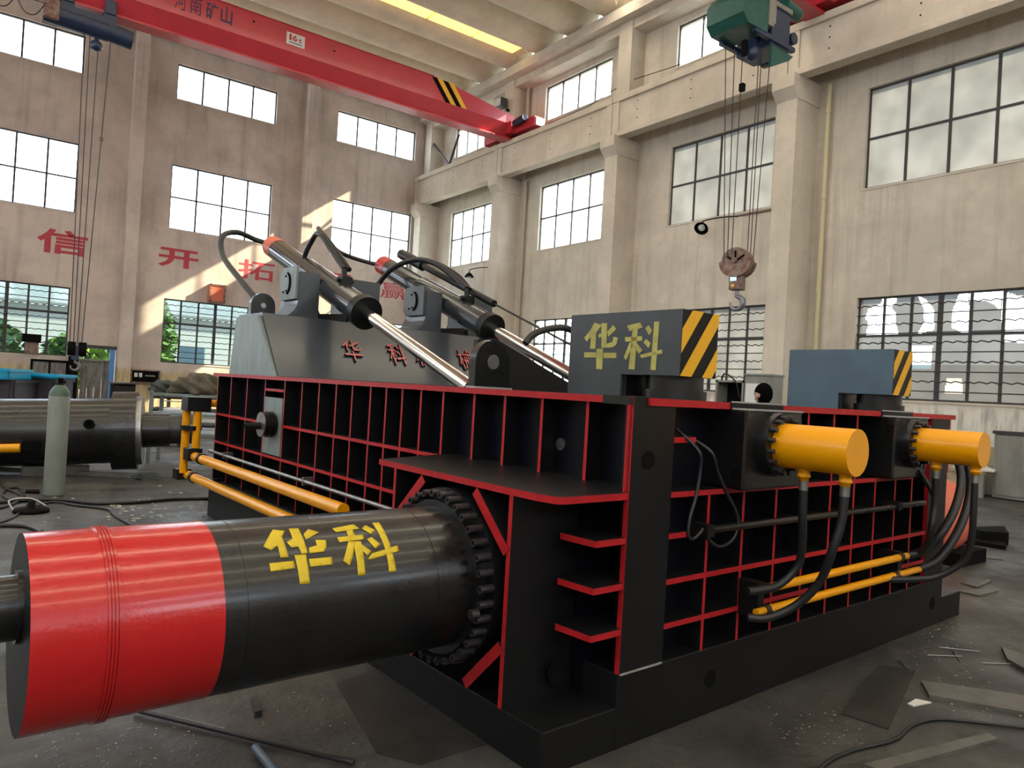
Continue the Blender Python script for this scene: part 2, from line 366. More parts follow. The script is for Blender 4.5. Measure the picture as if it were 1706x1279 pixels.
NW = [0]
def window(axis, fixed, a0, a1, z0, z1, row, bay, pane='glass', holes=None):
    """steel window: frame, each mullion bar, each pane; barred when it is on the ground floor"""
    NW[0] += 1
    root = bpy.data.objects.new('window_%d' % NW[0], None); COL.objects.link(root); struct(root)
    P = (lambda a, z, d: Vector((fixed+d, a, z))) if axis == 'x' else (lambda a, z, d: Vector((a, fixed+d, z)))
    root.location = P((a0+a1)/2, z0, 0); L = root.location
    def bx(mb, aa, ab, za, zb, d0, d1): mb.box(P(aa, za, d0)-L, P(ab, zb, d1)-L); return mb
    ins = .10; t = .045
    fr = MB(); bx(fr, a0, a1, z0, z0+t, ins, ins+.05); bx(fr, a0, a1, z1-t, z1, ins, ins+.05); bx(fr, a0, a0+t, z0, z1, ins, ins+.05); bx(fr, a1-t, a1, z0, z1, ins, ins+.05)
    fr.build('frame', 'mull', root)
    if row == 0: cols = 6; zt = [z0, z0+.42*(z1-z0)*.0+(z1-z0)*.62, z1]
    elif row == 1: cols = 4; zt = [z0, (z0+z1)/2, z1]
    else: cols = 4; zt = [z0, z1]
    for i in range(1, cols):
        a = a0+(a1-a0)*i/cols; hw = .055 if (row == 0 and i == 3) else .032
        bx(MB(), a-hw, a+hw, z0, z1, ins+.001, ins+.045).build('mullion', 'mull', root)
    for z in zt[1:-1]: bx(MB(), a0, a1, z-.026, z+.026, ins-.004, ins+.048).build('transom', 'mull', root)
    for i in range(cols):
        for j in range(len(zt)-1):
            pa, pb, pc, pd = a0+(a1-a0)*i/cols, a0+(a1-a0)*(i+1)/cols, zt[j], zt[j+1]
            if holes is None:
                bx(MB(), pa, pb, pc, pd, ins+.02, ins+.026).build('pane', pane, root)
            else:
                mb = MB(); NA, NZ = 26, max(4, int((pd-pc)/.028))
                for p_ in range(NA):
                    for q_ in range(NZ):
                        ca, cb = pa+(pb-pa)*p_/NA, pa+(pb-pa)*(p_+1)/NA; cc, ce = pc+(pd-pc)*q_/NZ, pc+(pd-pc)*(q_+1)/NZ
                        if inside((ca+cb)/2, (cc+ce)/2, holes): continue
                        mb.add([P(ca, cc, ins+.02)-L, P(cb, cc, ins+.02)-L, P(cb, ce, ins+.02)-L, P(ca, ce, ins+.02)-L], [(0, 1, 2, 3)])
                if mb.v: part(mb.build('broken_pane', pane, root), 'grimy broken pane')
    if row == 0:
        gr = MB()
        nb = 11
        for k in range(1, nb):
            z = z0+(z1-z0)*k/nb
            if k % 2: bx(gr, a0, a1, z-.014, z+.014, .05, .066)
            else:
                pts = [P(a0+(a1-a0)*q/48, z+(.022*math.sin(q*2.1)), .058)-L for q in range(49)]
                gr.tube(pts, .015, n=4, smooth=False, cap=False)
        g = gr.build('grille', 'mull', root); g['kind'] = 'stuff'
    # sill
    bx(MB(), a0-.06, a1+.06, z0-.05, z0, -.02, .06).build('sill', 'concrete', root)
    return root
def inside(a, z, polys):
    for P in polys:
        c = False; j = len(P)-1
        for i in range(len(P)):
            if (P[i][1] > z) != (P[j][1] > z) and a < (P[j][0]-P[i][0])*(z-P[i][1])/(P[j][1]-P[i][1])+P[i][0]: c = not c
            j = i
        if c: return True
    return False
def tr(pts, X=XB+.12):
    out = []
    for a, b in pts:
        q = on_x(1380+a/4.5675, 440+b/4.5675, X); out.append((q.y, q.z))
    return out
brk = [tr([(415, 255), (520, 250), (515, 290), (480, 330), (515, 370), (510, 440), (535, 535), (290, 535), (305, 440), (283, 410), (305, 340), (400, 300)]),
       tr([(680, 240), (735, 265), (800, 340), (806, 500), (745, 512), (680, 530), (730, 440), (725, 330)]),
       tr([(1000, 218), (1070, 218), (1068, 520), (1010, 515), (935, 480), (950, 340)]),
       tr([(1080, 215), (1320, 200), (1310, 360), (1270, 310), (1190, 275), (1080, 285)]),
       tr([(1320, 195), (1430, 240), (1520, 250), (1520, 520), (1320, 520)]),
       tr([(1330, 540), (1520, 540), (1520, 595), (1330, 595)]),
       tr([(640, 620), (795, 620), (780, 800), (640, 800)]), tr([(900, 865), (1020, 865), (1020, 985), (885, 985)])]
for bi, (a0, a1) in enumerate(Abays):
    if bi == 0: continue
    for r_, (z0, z1) in enumerate(ROWS):
        window('y', YA, a0, a1, z0, z1, r_, bi, 'dimmed' if r_ == 0 else 'glass')  # ground-floor panes tinted to dim the bright view outside
for bi, (a0, a1) in enumerate(Bbays):
    if bi < 3: continue
    for r_, (z0, z1) in enumerate(ROWS):
        near = bi in (3, 4)
        window('x', XB, a0, a1, z0, z1, r_, bi, 'frost' if (near and r_ == 1 or bi == 3 and r_ == 2 or bi == 4 and r_ == 0) else ('frost2' if (bi == 3 and r_ == 0) else 'glass'), brk if (bi == 3 and r_ == 0) else None)  # unseen top panes of the near bay frosted to keep sun off the hoist

# pilasters on the end wall
for i, (a, b) in enumerate(((4.42, 4.86), (11.0, 11.45), (-2.6, -2.15))):
    MB().box((a, YA-.42, 0), (b, YA+.01, 14.6)).build('pilaster', 'wallA', wA)
# columns, corbels on the side wall + crane girder + upper columns
CY = [30.25, 23.87, 17.40, 11.0, 4.55, -1.9, -8.3]
for i, y in enumerate(CY):
    h = .29
    MB().box((16.5, y-h, 0), (XB+.01, y+h, 9.95)).build('column', 'concrete', wB)
    cb = MB().prism([(16.5, y-h-.03, 9.45), (16.28, y-h-.03, 9.72), (16.28, y-h-.03, 10.05), (XB, y-h-.03, 10.05), (XB, y-h-.03, 9.45)], (0, 2*h+.06, 0))
    cb.build('corbel', 'concrete', wB)
    MB().box((16.85, y-.30, 11.3), (XB+.01, y+.30, 14.0)).build('upper_column', 'concrete', wB)
ys = [YA-.02]+[(y) for y in CY[1:]]+[Y0]
for k in range(len(ys)-1):
    a, b = ys[k]-.012, ys[k+1]+.012
    g = MB().box((16.5, b, 10.06), (16.78, a, 11.32)); g.box((16.42, b, 11.16), (17.05, a, 11.36)); g.box((16.45, b, 10.03), (16.83, a, 10.20))
    g.box((16.44, a-.28, 10.06), (16.5, a, 11.2)); g.box((16.44, b, 10.06), (16.5, b+.28, 11.2))
    o = g.build('crane_girder', 'concrete', wB, bevel=.015)
    for q in range(3):
        for hz in (10.45, 10.72, 10.99):
            yy = a-(a-b)*(q+.5)/3
            MB().cyl((16.494, yy, hz), (16.51, yy, hz), .022, n=8).build('bolt_hole', 'dark', wB)
MB().box((16.66, Y0, 11.36), (16.74, YA-.02, 11.46)).build('crane_rail', 'rust', wB)
# eaves beam
struct(MB().box((16.5, Y0, 13.98), (XB+.3, YA, 14.34)).box((16.9, Y0, 13.7), (XB+.3, YA, 13.98)).build('trim_1', 'concrete'), 'painted concrete eaves beam above the side wall')
# end-beam on the end wall
struct(MB().box((X0, YA-.3, 14.2), (XB, YA+.3, 15.6)).build('trim_2', 'concrete'), 'concrete gable beam on the end wall')

# roof: curved trough panels laid side by side, one strip of skylight between some of them
ceil = bpy.data.objects.new('ceiling', None); COL.objects.link(ceil); struct(ceil, 'roof of curved concrete trough panels')
PW = 1.87; y = 24.80+PW*3-.33
k = 0; base_panel = None
def panel_mesh(w, sag, length, end):
    mb = MB(); n = 12; xs = [0, .9, length-.9, length]
    pro = [(-w/2+w*i/n, -sag*(1-((2*i/n-1))**2)**.8) for i in range(n+1)]
    rise = [0, 0, 0, 0]
    for a in range(3):
        vs = []
        for xx, e in ((xs[a], a), (xs[a+1], a+1)):
            for py, pz in pro: vs.append((-xx, py, pz))
        mb.add(vs, [(i, i+1, n+2+i, n+1+i) for i in range(n)], 0, True)
    # top skin
    mb.box((-length, -w/2, .02), (0, w/2, .06))
    for sx_ in (-1, 1):
        e = sx_*w/2
        mb.add([(-.58, e, .02), (-.62, e-sx_*.50, -sag*.92), (-1.25, e-sx_*.12, -.02)], [(0, 1, 2)])
    return mb
while y > Y0+1:
    sag = .66
    if base_panel is None:
        base_panel = panel_mesh(PW-.03, sag, XB-X0, 0).build('roof_panel', 'roof', ceil); o = base_panel
    else:
        o = base_panel.copy(); COL.objects.link(o); o.parent = ceil
    o.location = (17.05, y-PW/2, 14.36+sag)
    if (k-3) % 3 == 1:
        w_ = .17
        pass
    k += 1; y -= PW
y = 24.80; sk = 0
for ys_ in [22.60-5.61*q for q in range(-1, 7)]:
    if ys_ > 28 or ys_ < Y0+1: continue
    first = abs(ys_-22.60) < .1
    X1, Xe = 16.2, X0+.5
    nseg = 14
    for q in range(nseg):
        xa = X1-(X1-Xe)*q/nseg; xb = X1-(X1-Xe)*(q+1)/nseg+.03
        o = MB().box((xb+.05, ys_-.30, 14.60), (xa, ys_+.30, 14.62)).build('skylight_pane', 'amber' if first else 'clearsky', ceil)
        o['label'] = 'backlit amber skylight pane' if first else 'backlit skylight pane'

# lettering painted on the end wall
for ch, box in zip('信开拓双赢', (((67, 378), (142, 423)), ((265, 410), (330, 450)), ((403, 430), (457, 472)), ((540, 450), (582, 490)), ((636, 472), (676, 503)))):
    a = on_y(*box[0], YA); b = on_y(*box[1], YA)
    if ch == '双': a = Vector((12.2, YA, 6.35)); b = Vector((13.6, YA, 5.62))
    if ch == '赢': a = Vector((15.0, YA, 6.30)); b = Vector((16.35, YA, 5.55))
    if ch == '开': a = Vector((5.62, YA, 6.36)); b = Vector((7.08, YA, 5.62))
    if ch == '信': a = Vector((1.72, YA, 6.42)); b = Vector((3.28, YA, 5.55))
    if ch == '拓': a = Vector((8.62, YA, 6.36)); b = Vector((10.1, YA, 5.56))
    put_glyph(ch, 'painted_character', 'redtxt', wA, (a.x, YA, b.z), (b.x-a.x, 0, 0), (0, 0, a.z-b.z), {'信': .026, '开': .030, '拓': .012, '双': .016, '赢': .002}[ch], .006, (0, -1, 0))

# doorway in the end wall: half-height weathered board gate, blue post
d = bpy.data.objects.new('door_1', None); COL.objects.link(d); struct(d, 'doorway half closed by weathered grey boards')
for k in range(4):
    xa = 3.30+k*.23
    MB().box((xa, YA+.05, 0), (xa+.222, YA+.09, 1.84+.02*(k % 2))).build('board', 'oldboard', d)
MB().box((4.20, YA-.02, 0), (4.37, YA+.08, 2.28)).build('post', 'bluefence', d)
MB().box((3.20, YA-.03, 2.28), (4.42, YA+.1, 2.40)).build('lintel', 'mull', d)
MB().box((3.24, YA-.02, 1.82), (4.22, YA+.04, 1.88)).build('rail', 'cabinet', d)

# drain pipes
for nm, yy, m_, r_ in (('cream', 10.36, 'pvc', .065), ('buff', 23.10, 'pipepink', .075)):
    t = MB().cyl((17.36, yy, .2), (17.36, yy, 9.95), r_, n=14)
    if nm == 'buff': t.cyl((17.36, yy+.15, 10), (17.36, yy+.15, 13.9), r_, n=14).cyl((17.36, yy+.15, 13.8), (17.36, yy+.15, 13.95), r_*1.7, n=14)
    o = t.build('drain_pipe', m_); tag(o, 'cream drain pipe beside the column, below the girder' if nm == 'cream' else 'buff painted drain pipe on the right wall behind the two cylinders', 'pipe')
    for z in (2.2, 4.6, 7.0, 9.2): MB().ring((17.36, yy, z), (17.36, yy, z+.12), r_*1.22, r_*.9, n=14).build('pipe_collar', m_, o)

# ------------------------------------------------------------------ outside: yard, trees, pale house
struct(MB().box((-40, YA+.4, -.25), (60, 80, -.05)).box((XB+.4, -40, -.25), (60, YA+.4, -.05)).build('ground', 'yard'), 'pale yard outside the windows')
def tree(x, y, h, w_, lab):
    t = thing('tree', lab, 'tree', (x, y, -.05), 0, 'trees outside the end wall windows')
    MB().cyl((0, 0, 0), (0, 0, h*.55), .14, .08, n=8).build('trunk', 'bark', t)
    mb = MB(); rnd = random.Random(int(x*10+y))
    for i in range(900):
        a = rnd.random()*6.283; q = rnd.random()**.5; z = rnd.random()
        rr = w_*math.sin(math.pi*min(1, .12+z*.88))*q
        c = Vector((rr*math.cos(a), rr*math.sin(a), h*.22+z*h*.78)); s_ = .16+rnd.random()*.16
        e = Vector((rnd.uniform(-1, 1), rnd.uniform(-1, 1), rnd.uniform(-1, 1))).normalized(); f2, g2 = frame_of(e)
        mb.add([c-f2*s_, c+g2*s_*.6, c+f2*s_, c-g2*s_*.6], [(0, 1, 2, 3)])
    o = mb.build('foliage', 'leaf', t, fix=False); o['kind'] = 'stuff'
for x, y, h, w_, lab in ((.3, 36, 3.9, 1.6, 'yellow green tree seen through the lower window left of the doorway'), (3.9, 37.5, 3.4, 1.5, 'green bush seen above the board gate in the doorway'),
                         (6.9, 36.4, 5.1, .8, 'bright green tree seen through the lower window behind the heap of cloth'), (-3.2, 37, 4.2, 1.8, 'green tree left of the lower left window')):
    tree(x, y, h, w_, lab)
hs = thing('house', 'pale house across the yard seen through the lower end wall window', 'building', (10, 44, 0))
MB().box((-14, 0, 0), (12, 6, 4.6)).build('wall', 'pale', hs)  # widened and raised to screen the bright sky from the lower windows
for k_ in range(8): MB().box((-12.5+3*k_, -.05, 1.2), (-11.2+3*k_, 0, 3.0)).build('window', 'bluegrey', hs)
MB().prism([(-14.4, -.4, 4.6), (12.4, -.4, 4.6), (12.4, 3, 6.6), (-14.4, 3, 6.6)], (0, 0, .15)).build('roof', 'cabinet', hs)
hs = thing('shed', 'pale shed across the yard seen through the barred window on the right', 'building', (25, 9, 0))
MB().box((0, -12, 0), (6, 9, 3.0)).build('wall', 'pale', hs); MB().box((-.5, -12.4, 3.0), (6.4, 9.4, 3.2)).build('roof', 'bluegrey', hs)

# ==================================================================================================
# THE BALING PRESS (built in its own frame: x = u receding right, y = v receding left)
# ==================================================================================================
PR = thing('baling_press', 'huge black steel baling press edged in red, filling the middle of the floor', 'machine', (0, 0, 0), YM)
V0, U0, ZT = 2.275, 2.725, 1.65
K = ['blackflat', 'rededge', 'navy', 'weld']
def pp(mb, name, mats=K, bevel=0, label=None, par=PR):
    o = mb.build(name, mats, par, bevel=bevel)
    if label: o['label'] = label
    return o
# base: low plate and raised sill
b = MB().box((2.14, V0, 0), (2.6, 3.95, .198)).box((2.6, V0, 0), (6.40, 3.92, .352)).box((6.40, V0, 0), (6.79, 3.95, .198)).box((2.70, 3.92, 0), (6.4, 8.72, .43))
pp(b, 'base_frame', bevel=.006)
pts = []
for q in ((1183, 1130), (1553, 1005)):
    c = on_v(*q, V0); pp(MB().cyl((c.x, V0-.002, c.z), (c.x, V0+.05, c.z), .048, n=20), 'lifting_hole', 'dark')  # black discs stand for the dark inside of the holes
# body: recessed walls behind the ribs
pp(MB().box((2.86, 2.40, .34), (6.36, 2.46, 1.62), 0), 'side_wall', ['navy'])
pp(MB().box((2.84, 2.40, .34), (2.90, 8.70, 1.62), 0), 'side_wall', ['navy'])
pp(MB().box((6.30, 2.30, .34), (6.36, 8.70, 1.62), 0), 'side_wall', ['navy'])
# top flange, red front edges
tp = MB().box((2.70, 2.255, 1.612), (6.44, 8.80, 1.648), [1, 1, 1, 0, 0, 0])
pp(tp, 'top_flange')
pp(MB().box((2.60, 2.27, 1.610), (2.99, 2.47, 1.651), 0), 'top_cap', ['black'])
# posts on the right face
def post(u0, u1, z0=.352, z1=1.652):
    return pp(MB().box((u0, 2.268, z0), (u1, 2.30, z1), [1, 0, 0, 0, 0, 0]).box((u0+.1, 2.3, z0), (u1-.1, 2.41, z1)), 'post_plate', bevel=.002)
post(2.60, 2.912); post(6.02, 6.36, .352, 1.64)
o = MB()
c = on_v(1080, 766, 2.268); pp(MB().cyl((c.x, 2.262, c.z), (c.x, 2.28, c.z), .042, n=20), 'pin_hole', 'dark')
pp(MB().box((2.605, 2.262, .350), (2.905, 2.270, .358)), 'weld_bead', 'weld')
c = on_u(935, 740, 2.84); pp(MB().cyl((2.83, c.y, c.z), (2.85, c.y, c.z), .035, n=16), 'port_hole', 'steel')
T = .022
# vertical ribs, right face
RU = [3.225, 3.544, 3.874, 4.190, 4.505, 4.818, 5.125, 5.440, 5.72]
for u in RU: pp(MB().box((u, V0, .35), (u+T, 2.41, 1.19), [0, 0, 1, 0, 0, 0]), 'rib')
for u in (4.19, 4.505, 4.818, 6.38): pp(MB().box((u, V0, 1.19), (u+T, 2.41, 1.615), [0, 0, 1, 0, 0, 0]), 'rib')
# horizontal shelves, right face
for z, ua, ub in ((1.19, 2.90, 5.74), (.985, 2.90, 3.07), (.985, 3.6, 6.0), (.759, 2.90, 6.0), (.541, 2.90, 4.3), (.541, 5.3, 6.0), (1.462, 2.90, 3.09)):
    pp(MB().box((ua, V0-.004, z-.028), (ub, 2.41, z), [0, 0, 1, 0, 0, 0]), 'stiffener')
# corner ledges in front of the post
for z in (.992, .779, .566):
    pts = [(2.60, V0-.002), (2.402, V0-.002), (2.385, 2.49), (2.60, 2.53), (2.86, 2.53), (2.86, V0)]
    pp(MB().prism([(x, y, z-.03) for x, y in pts], (0, 0, .03), 0, 1), 'corner_ledge')
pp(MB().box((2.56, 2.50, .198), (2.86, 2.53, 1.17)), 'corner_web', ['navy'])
c = on_v(930, 1120, 2.50); pp(MB().cyl((c.x, 2.496, c.z), (c.x, 2.51, c.z), .06, n=24), 'drain_hole', 'dark')
# vertical ribs, left face
LV = [8.70, 8.24, 7.738, 7.228, 6.728, 6.328, 5.97, 5.638, 5.35, 5.047, 4.805, 4.573, 4.322, 4.047]
for i, v in enumerate(LV):
    if i in (3, ): z0 = .43
    pp(MB().box((U0, v-T, .36), (2.86, v, 1.615), [1, 0, 0, 0, 0, 0]), 'rib')
for v in (3.700, 3.392, 3.060, 2.703):
    pp(MB().box((U0, v-T, 1.19), (2.86, v, 1.615), [1, 0, 0, 0, 0, 0]), 'rib')
pp(MB().box((2.60, V0, 1.19), (2.63, V0+.034, 1.615), [1, 0, 1, 0, 0, 0]), 'rib')
for z, va, vb in ((1.192, 7.20, 8.70), (1.192, 4.047, 6.73), (.873, 3.62, 8.70)):
    pp(MB().box((U0-.004, va, z-.026), (2.86, vb, z), [1, 0, 0, 0, 0, 0]), 'stiffener')
pp(MB().box((U0-.004, 6.73, 1.50), (2.86, 7.22, 1.525), [1, 0, 0, 0, 0, 0]), 'stiffener')
# big shelf above the main cylinder
sh = [(2.133, 3.79), (2.133, 2.60), (2.140, 2.40), (2.165, 2.29), (2.21, V0), (2.60, V0), (2.60, V0+.03), (2.86, V0+.03), (2.86, 3.99), (2.70, 3.99)]
pp(MB().prism([(x, y, 1.168) for x, y in sh], (0, 0, .032), 0, 1), 'cylinder_shelf')
# flange frame: side plates and diagonal gussets
pp(MB().box((2.133, 2.547, .198), (2.62, 2.575, 1.17), [1, 0, 0, 0, 0, 0]), 'frame_plate')
pp(MB().box((2.133, 3.587, .198), (2.72, 3.612, 1.17), [1, 0, 0, 0, 0, 0]), 'frame_plate')
def gus(v0, z0, v1, z1, w_=.052):
    a = Vector((2.131, v0, z0)); b = Vector((2.131, v1, z1)); d_ = (b-a).normalized(); n_ = Vector((0, -d_.z, d_.y))*w_/2
    pp(MB().prism([a+n_, b+n_, b-n_, a-n_], (.25, 0, 0), 0).add([a+n_-Vector((.001, 0, 0)), b+n_-Vector((.001, 0, 0)), b-n_-Vector((.001, 0, 0)), a-n_-Vector((.001, 0, 0))], [(0, 1, 2, 3)], 1), 'diagonal_gusset')
gus(2.838, 1.150, 2.572, .905); gus(3.30, 1.150, 3.545, .92); gus(2.575, .475, 2.835, .215); gus(3.56, .475, 3.30, .215)
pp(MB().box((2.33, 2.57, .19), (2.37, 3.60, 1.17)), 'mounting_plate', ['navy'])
# main cylinder along -u
VC, ZC, RC = 3.0553, .6986, .342
mc = pp(MB().cyl((.92, VC, ZC), (2.2, VC, ZC), RC, n=96), 'main_cylinder', ['black'], label='fat gloss black hydraulic cylinder barrel')
b = MB().cyl((.325, VC, ZC), (.93, VC, ZC), RC+.0035, n=96, mi=0, mcap=1)
pp(b, 'painted_band', ['redband', 'blackflat'], par=mc, label='bright red painted band at the end of the barrel')
w1 = MB()
for uu in (.545, .556, .567, .578): w1.ring((uu, VC, ZC), (uu+.0075, VC, ZC), RC+.0105, RC+.001, n=96)
pp(w1, 'weld_bead', ['redband'], par=mc)
for uu in (1.015, 1.87): pp(MB().ring((uu, VC, ZC), (uu+.004, VC, ZC), RC+.0022, RC, n=96), 'weld_bead', ['black'], par=mc)
e0 = on_u(33, 992, .33); e1 = on_u(30, 1118, .33)
pp(MB().cyl((-.35, 3.02, .80), (.33, 3.02, .80), .112, n=40).cyl((.31, 3.02, .80), (.325, 3.02, .80), .125, n=40), 'inlet_stub', ['black'], par=mc)
# flange and bolts
fg = pp(MB().cyl((2.12, VC+.003, ZC), (2.34, VC+.003, ZC), .435, n=96), 'cylinder_flange', ['black'])
pp(MB().ring((2.06, VC, ZC), (2.12, VC, ZC), RC+.035, RC-.01, n=96), 'neck_ring', ['black'], par=fg)
bm_ = None
for k in range(36):
    a = math.radians(k*10+4); c = Vector((0, VC-.41*math.cos(a), ZC+.41*math.sin(a)))
    q = Vector((2.055, c.y, c.z)); e = .064
    if bm_ is None:
        t = MB().cyl((0, 0, 0), (.07, 0, 0), .0185, n=16); t.ring((-.012, 0, 0), (.0, 0, 0), .0185, .010, n=16); t.cyl((-.003, 0, 0), (0, 0, 0), .0105, n=6, mi=1)
        bm_ = t.build('bolt', ['darksteel', 'dark'], fg); o = bm_
    else: o = bm_.copy(); COL.objects.link(o); o.parent = fg
    o.location = q
c = on_u(795, 1022, 2.03); pp(MB().cyl((1.99, c.y, c.z), (2.03, c.y, c.z), .024, n=6), 'plug', ['darksteel'], par=mc)
# stencilled characters 
def on_cyl(x, y, r=RC):
    q = ray(x, y); du = q.dot(U); dv = q.dot(V); dz = q.z; ov = -VC; oz = CAMZ-ZC
    A_ = dv*dv+dz*dz; B_ = 2*(ov*dv+oz*dz); D_ = B_*B_-4*A_*(ov*ov+oz*oz-r*r)
    t = (-B_-math.sqrt(max(D_, 0)))/(2*A_); return (du*t, math.atan2(oz+dz*t, -(ov+dv*t)))
def stencil_cyl(polys, name):
    me = bpy.data.meshes.new(name); bm = bmesh.new()
    for P in polys:
        uvp = [on_cyl(400+a/5.331, 830+b/5.331) for a, b in P]
        vs = [bm.verts.new((u_, t_*RC, 0)) for u_, t_ in uvp]; bm.faces.new(vs)
    bmesh.ops.triangulate(bm, faces=bm.faces[:])
    for _ in range(3): bmesh.ops.subdivide_edges(bm, edges=[e for e in bm.edges if e.calc_length() > .02], cuts=1, use_grid_fill=False); bmesh.ops.triangulate(bm, faces=bm.faces[:])
    for v in bm.verts:
        t_ = v.co.y/RC; r_ = RC+.0016; v.co = Vector((v.co.x, VC-r_*math.cos(t_), ZC+r_*math.sin(t_)))
    bm.to_mesh(me); bm.free(); me.materials.append(M['yellowtxt'])
    for p_ in me.polygons: p_.use_smooth = True
    o = bpy.data.objects.new(name, me); COL.objects.link(o); o.parent = mc
    md = o.modifiers.new('solid', 'SOLIDIFY'); md.thickness = .001; return o
HUA = [[(290, 280), (397, 292), (370, 345), (430, 525), (358, 530), (330, 420), (275, 465), (205, 430)],
       [(430, 272), (515, 268), (600, 490), (545, 495), (515, 430), (455, 440), (412, 392), (465, 360)],
       [(665, 370), (760, 372), (768, 430), (745, 475), (615, 490), (610, 440), (680, 420)], [(605, 275), (700, 305), (585, 372), (562, 320)],
       [(257, 578), (475, 557), (485, 622), (268, 652)], [(610, 540), (812, 522), (820, 588), (620, 610)], [(480, 505), (582, 500), (620, 757), (530, 765)]]
KE = [[(818, 270), (1005, 233), (1060, 272), (850, 305)], [(940, 290), (1000, 280), (1025, 340), (960, 345)], [(860, 348), (1088, 325), (1105, 365), (880, 393)],
      [(960, 385), (1020, 385), (1000, 520), (970, 600), (915, 555)], [(1000, 385), (1070, 380), (1110, 682), (1045, 687)], [(1062, 400), (1165, 470), (1130, 510), (1065, 450)],
      [(1110, 240), (1198, 285), (1160, 322), (1080, 270)], [(1165, 345), (1245, 410), (1200, 450), (1125, 365)], [(1135, 540), (1170, 490), (1395, 420), (1412, 470), (1155, 545)],
      [(1170, 220), (1230, 215), (1340, 440), (1385, 650), (1320, 655), (1295, 480)]]
stencil_cyl(HUA, 'stencilled_character')['label'] = 'yellow stencilled character'
stencil_cyl(KE, 'stencilled_character')['label'] = 'yellow stencilled character'

# counterweight-like clamp boxes with hazard stripes on top of the right side
HB = [[(600, 245), (650, 262), (612, 320), (607, 430), (570, 430), (575, 345), (545, 378), (528, 352), (570, 300)],
      [(650, 248), (690, 248), (687, 395), (730, 380), (735, 345), (768, 352), (758, 400), (730, 420), (650, 425), (650, 345), (632, 352), (628, 330), (650, 320)],
      [(735, 260), (755, 290), (700, 345), (690, 310)], [(527, 455), (612, 455), (612, 492), (527, 492)], [(665, 458), (757, 458), (757, 496), (665, 496)], [(615, 430), (662, 430), (655, 577), (612, 573)]]
KB = [[(832, 267), (925, 243), (943, 280), (850, 305)], [(817, 348), (938, 340), (940, 372), (820, 380)], [(872, 290), (908, 290), (885, 577), (842, 575)], [(852, 382), (878, 400), (825, 512), (808, 490)],
      [(888, 375), (942, 440), (915, 465), (885, 420)], [(985, 262), (1010, 300), (990, 335), (962, 285)], [(968, 360), (1000, 390), (985, 425), (948, 385)], [(920, 475), (1080, 435), (1082, 462), (935, 497)],
      [(1025, 237), (1062, 237), (1035, 582), (998, 580)]]
for i, (ub, mt) in enumerate(((3.222, 'grey'), (5.845, 'bluegrey'))):
    prof = [(2.50, 1.778), (2.50, 2.145), (3.372, 2.145), (3.372, 1.648), (2.925, 1.648), (2.925, 1.778)]
    if i: prof = [(y_, z_-.012 if z_ > 2 else z_) for y_, z_ in prof]
    bx_ = pp(MB().prism([(ub, y_, z_) for y_, z_ in prof], (.33, 0, 0)), 'clamp_box', [mt], bevel=.008, label='grey clamp box with yellow stencilled characters and hazard stripes' if i == 0 else 'blue grey clamp box with hazard stripes')
    pp(MB().cyl((ub+.19, 2.68, 1.64), (ub+.19, 2.68, 1.70), .185, n=48).cyl((ub+.19, 2.68, 1.70), (ub+.19, 2.68, 1.78), .165, n=48).box((ub+.02, 2.9, 1.65), (ub+.3, 2.93, 1.78)), 'swivel_pad', ['black'])
    # stripes: 45-degree bands clipped to the end face
    W_, H_ = .33, prof[1][1]-1.778
    dk = MB().add([(ub+.001, 2.4985, 1.779), (ub+.329, 2.4985, 1.779), (ub+.329, 2.4985, prof[1][1]-.001), (ub+.001, 2.4985, prof[1][1]-.001)], [(0, 1, 2, 3)]).build('hazard_panel', 'blackflat', bx_, fix=False)
    def clip(c0, c1):
        """region c0 < H*(x/W)... bands between the lines t = s*slope + c (s across 0..1, t up 0..1)"""
        sl = 1.20; poly = [(0, 0), (1, 0), (1, 1), (0, 1)]
        for cc, sg in ((c0, 1), (c1, -1)):
            out = []
            for k_ in range(len(poly)):
                p_, q_ = poly[k_], poly[(k_+1) % len(poly)]; fp = sg*(p_[1]-sl*p_[0]-cc); fq = sg*(q_[1]-sl*q_[0]-cc)
                if fp >= 0: out.append(p_)
                if fp*fq < 0: t_ = fp/(fp-fq); out.append((p_[0]+(q_[0]-p_[0])*t_, p_[1]+(q_[1]-p_[1])*t_))
            poly = out
            if not poly: break
        return poly
    for c0, c1 in ((.33, .70), (-.37, 0.0), (-1.05, -.72)):
        P_ = clip(c0, c1)
        if len(P_) > 2:
            o = MB().add([(ub+s_*W_, 2.4965, 1.778+t_*H_) for s_, t_ in P_], [tuple(range(len(P_)))]).build('hazard_stripe', 'yband', bx_, fix=False); o['label'] = 'amber stripe'
    if i == 0:
        for polys in (HB, KB):
            mb = MB()
            for P in polys:
                vs = []
                for a, b in P:
                    q = on_u(850+a/4.265, 480+b/4.265, ub); vs.append((ub-.0015, q.y, q.z))
                mb.prism(vs, (-.001, 0, 0))
            o = mb.build('stencilled_character', 'paletxt', bx_); o['label'] = 'pale yellow stencilled character'

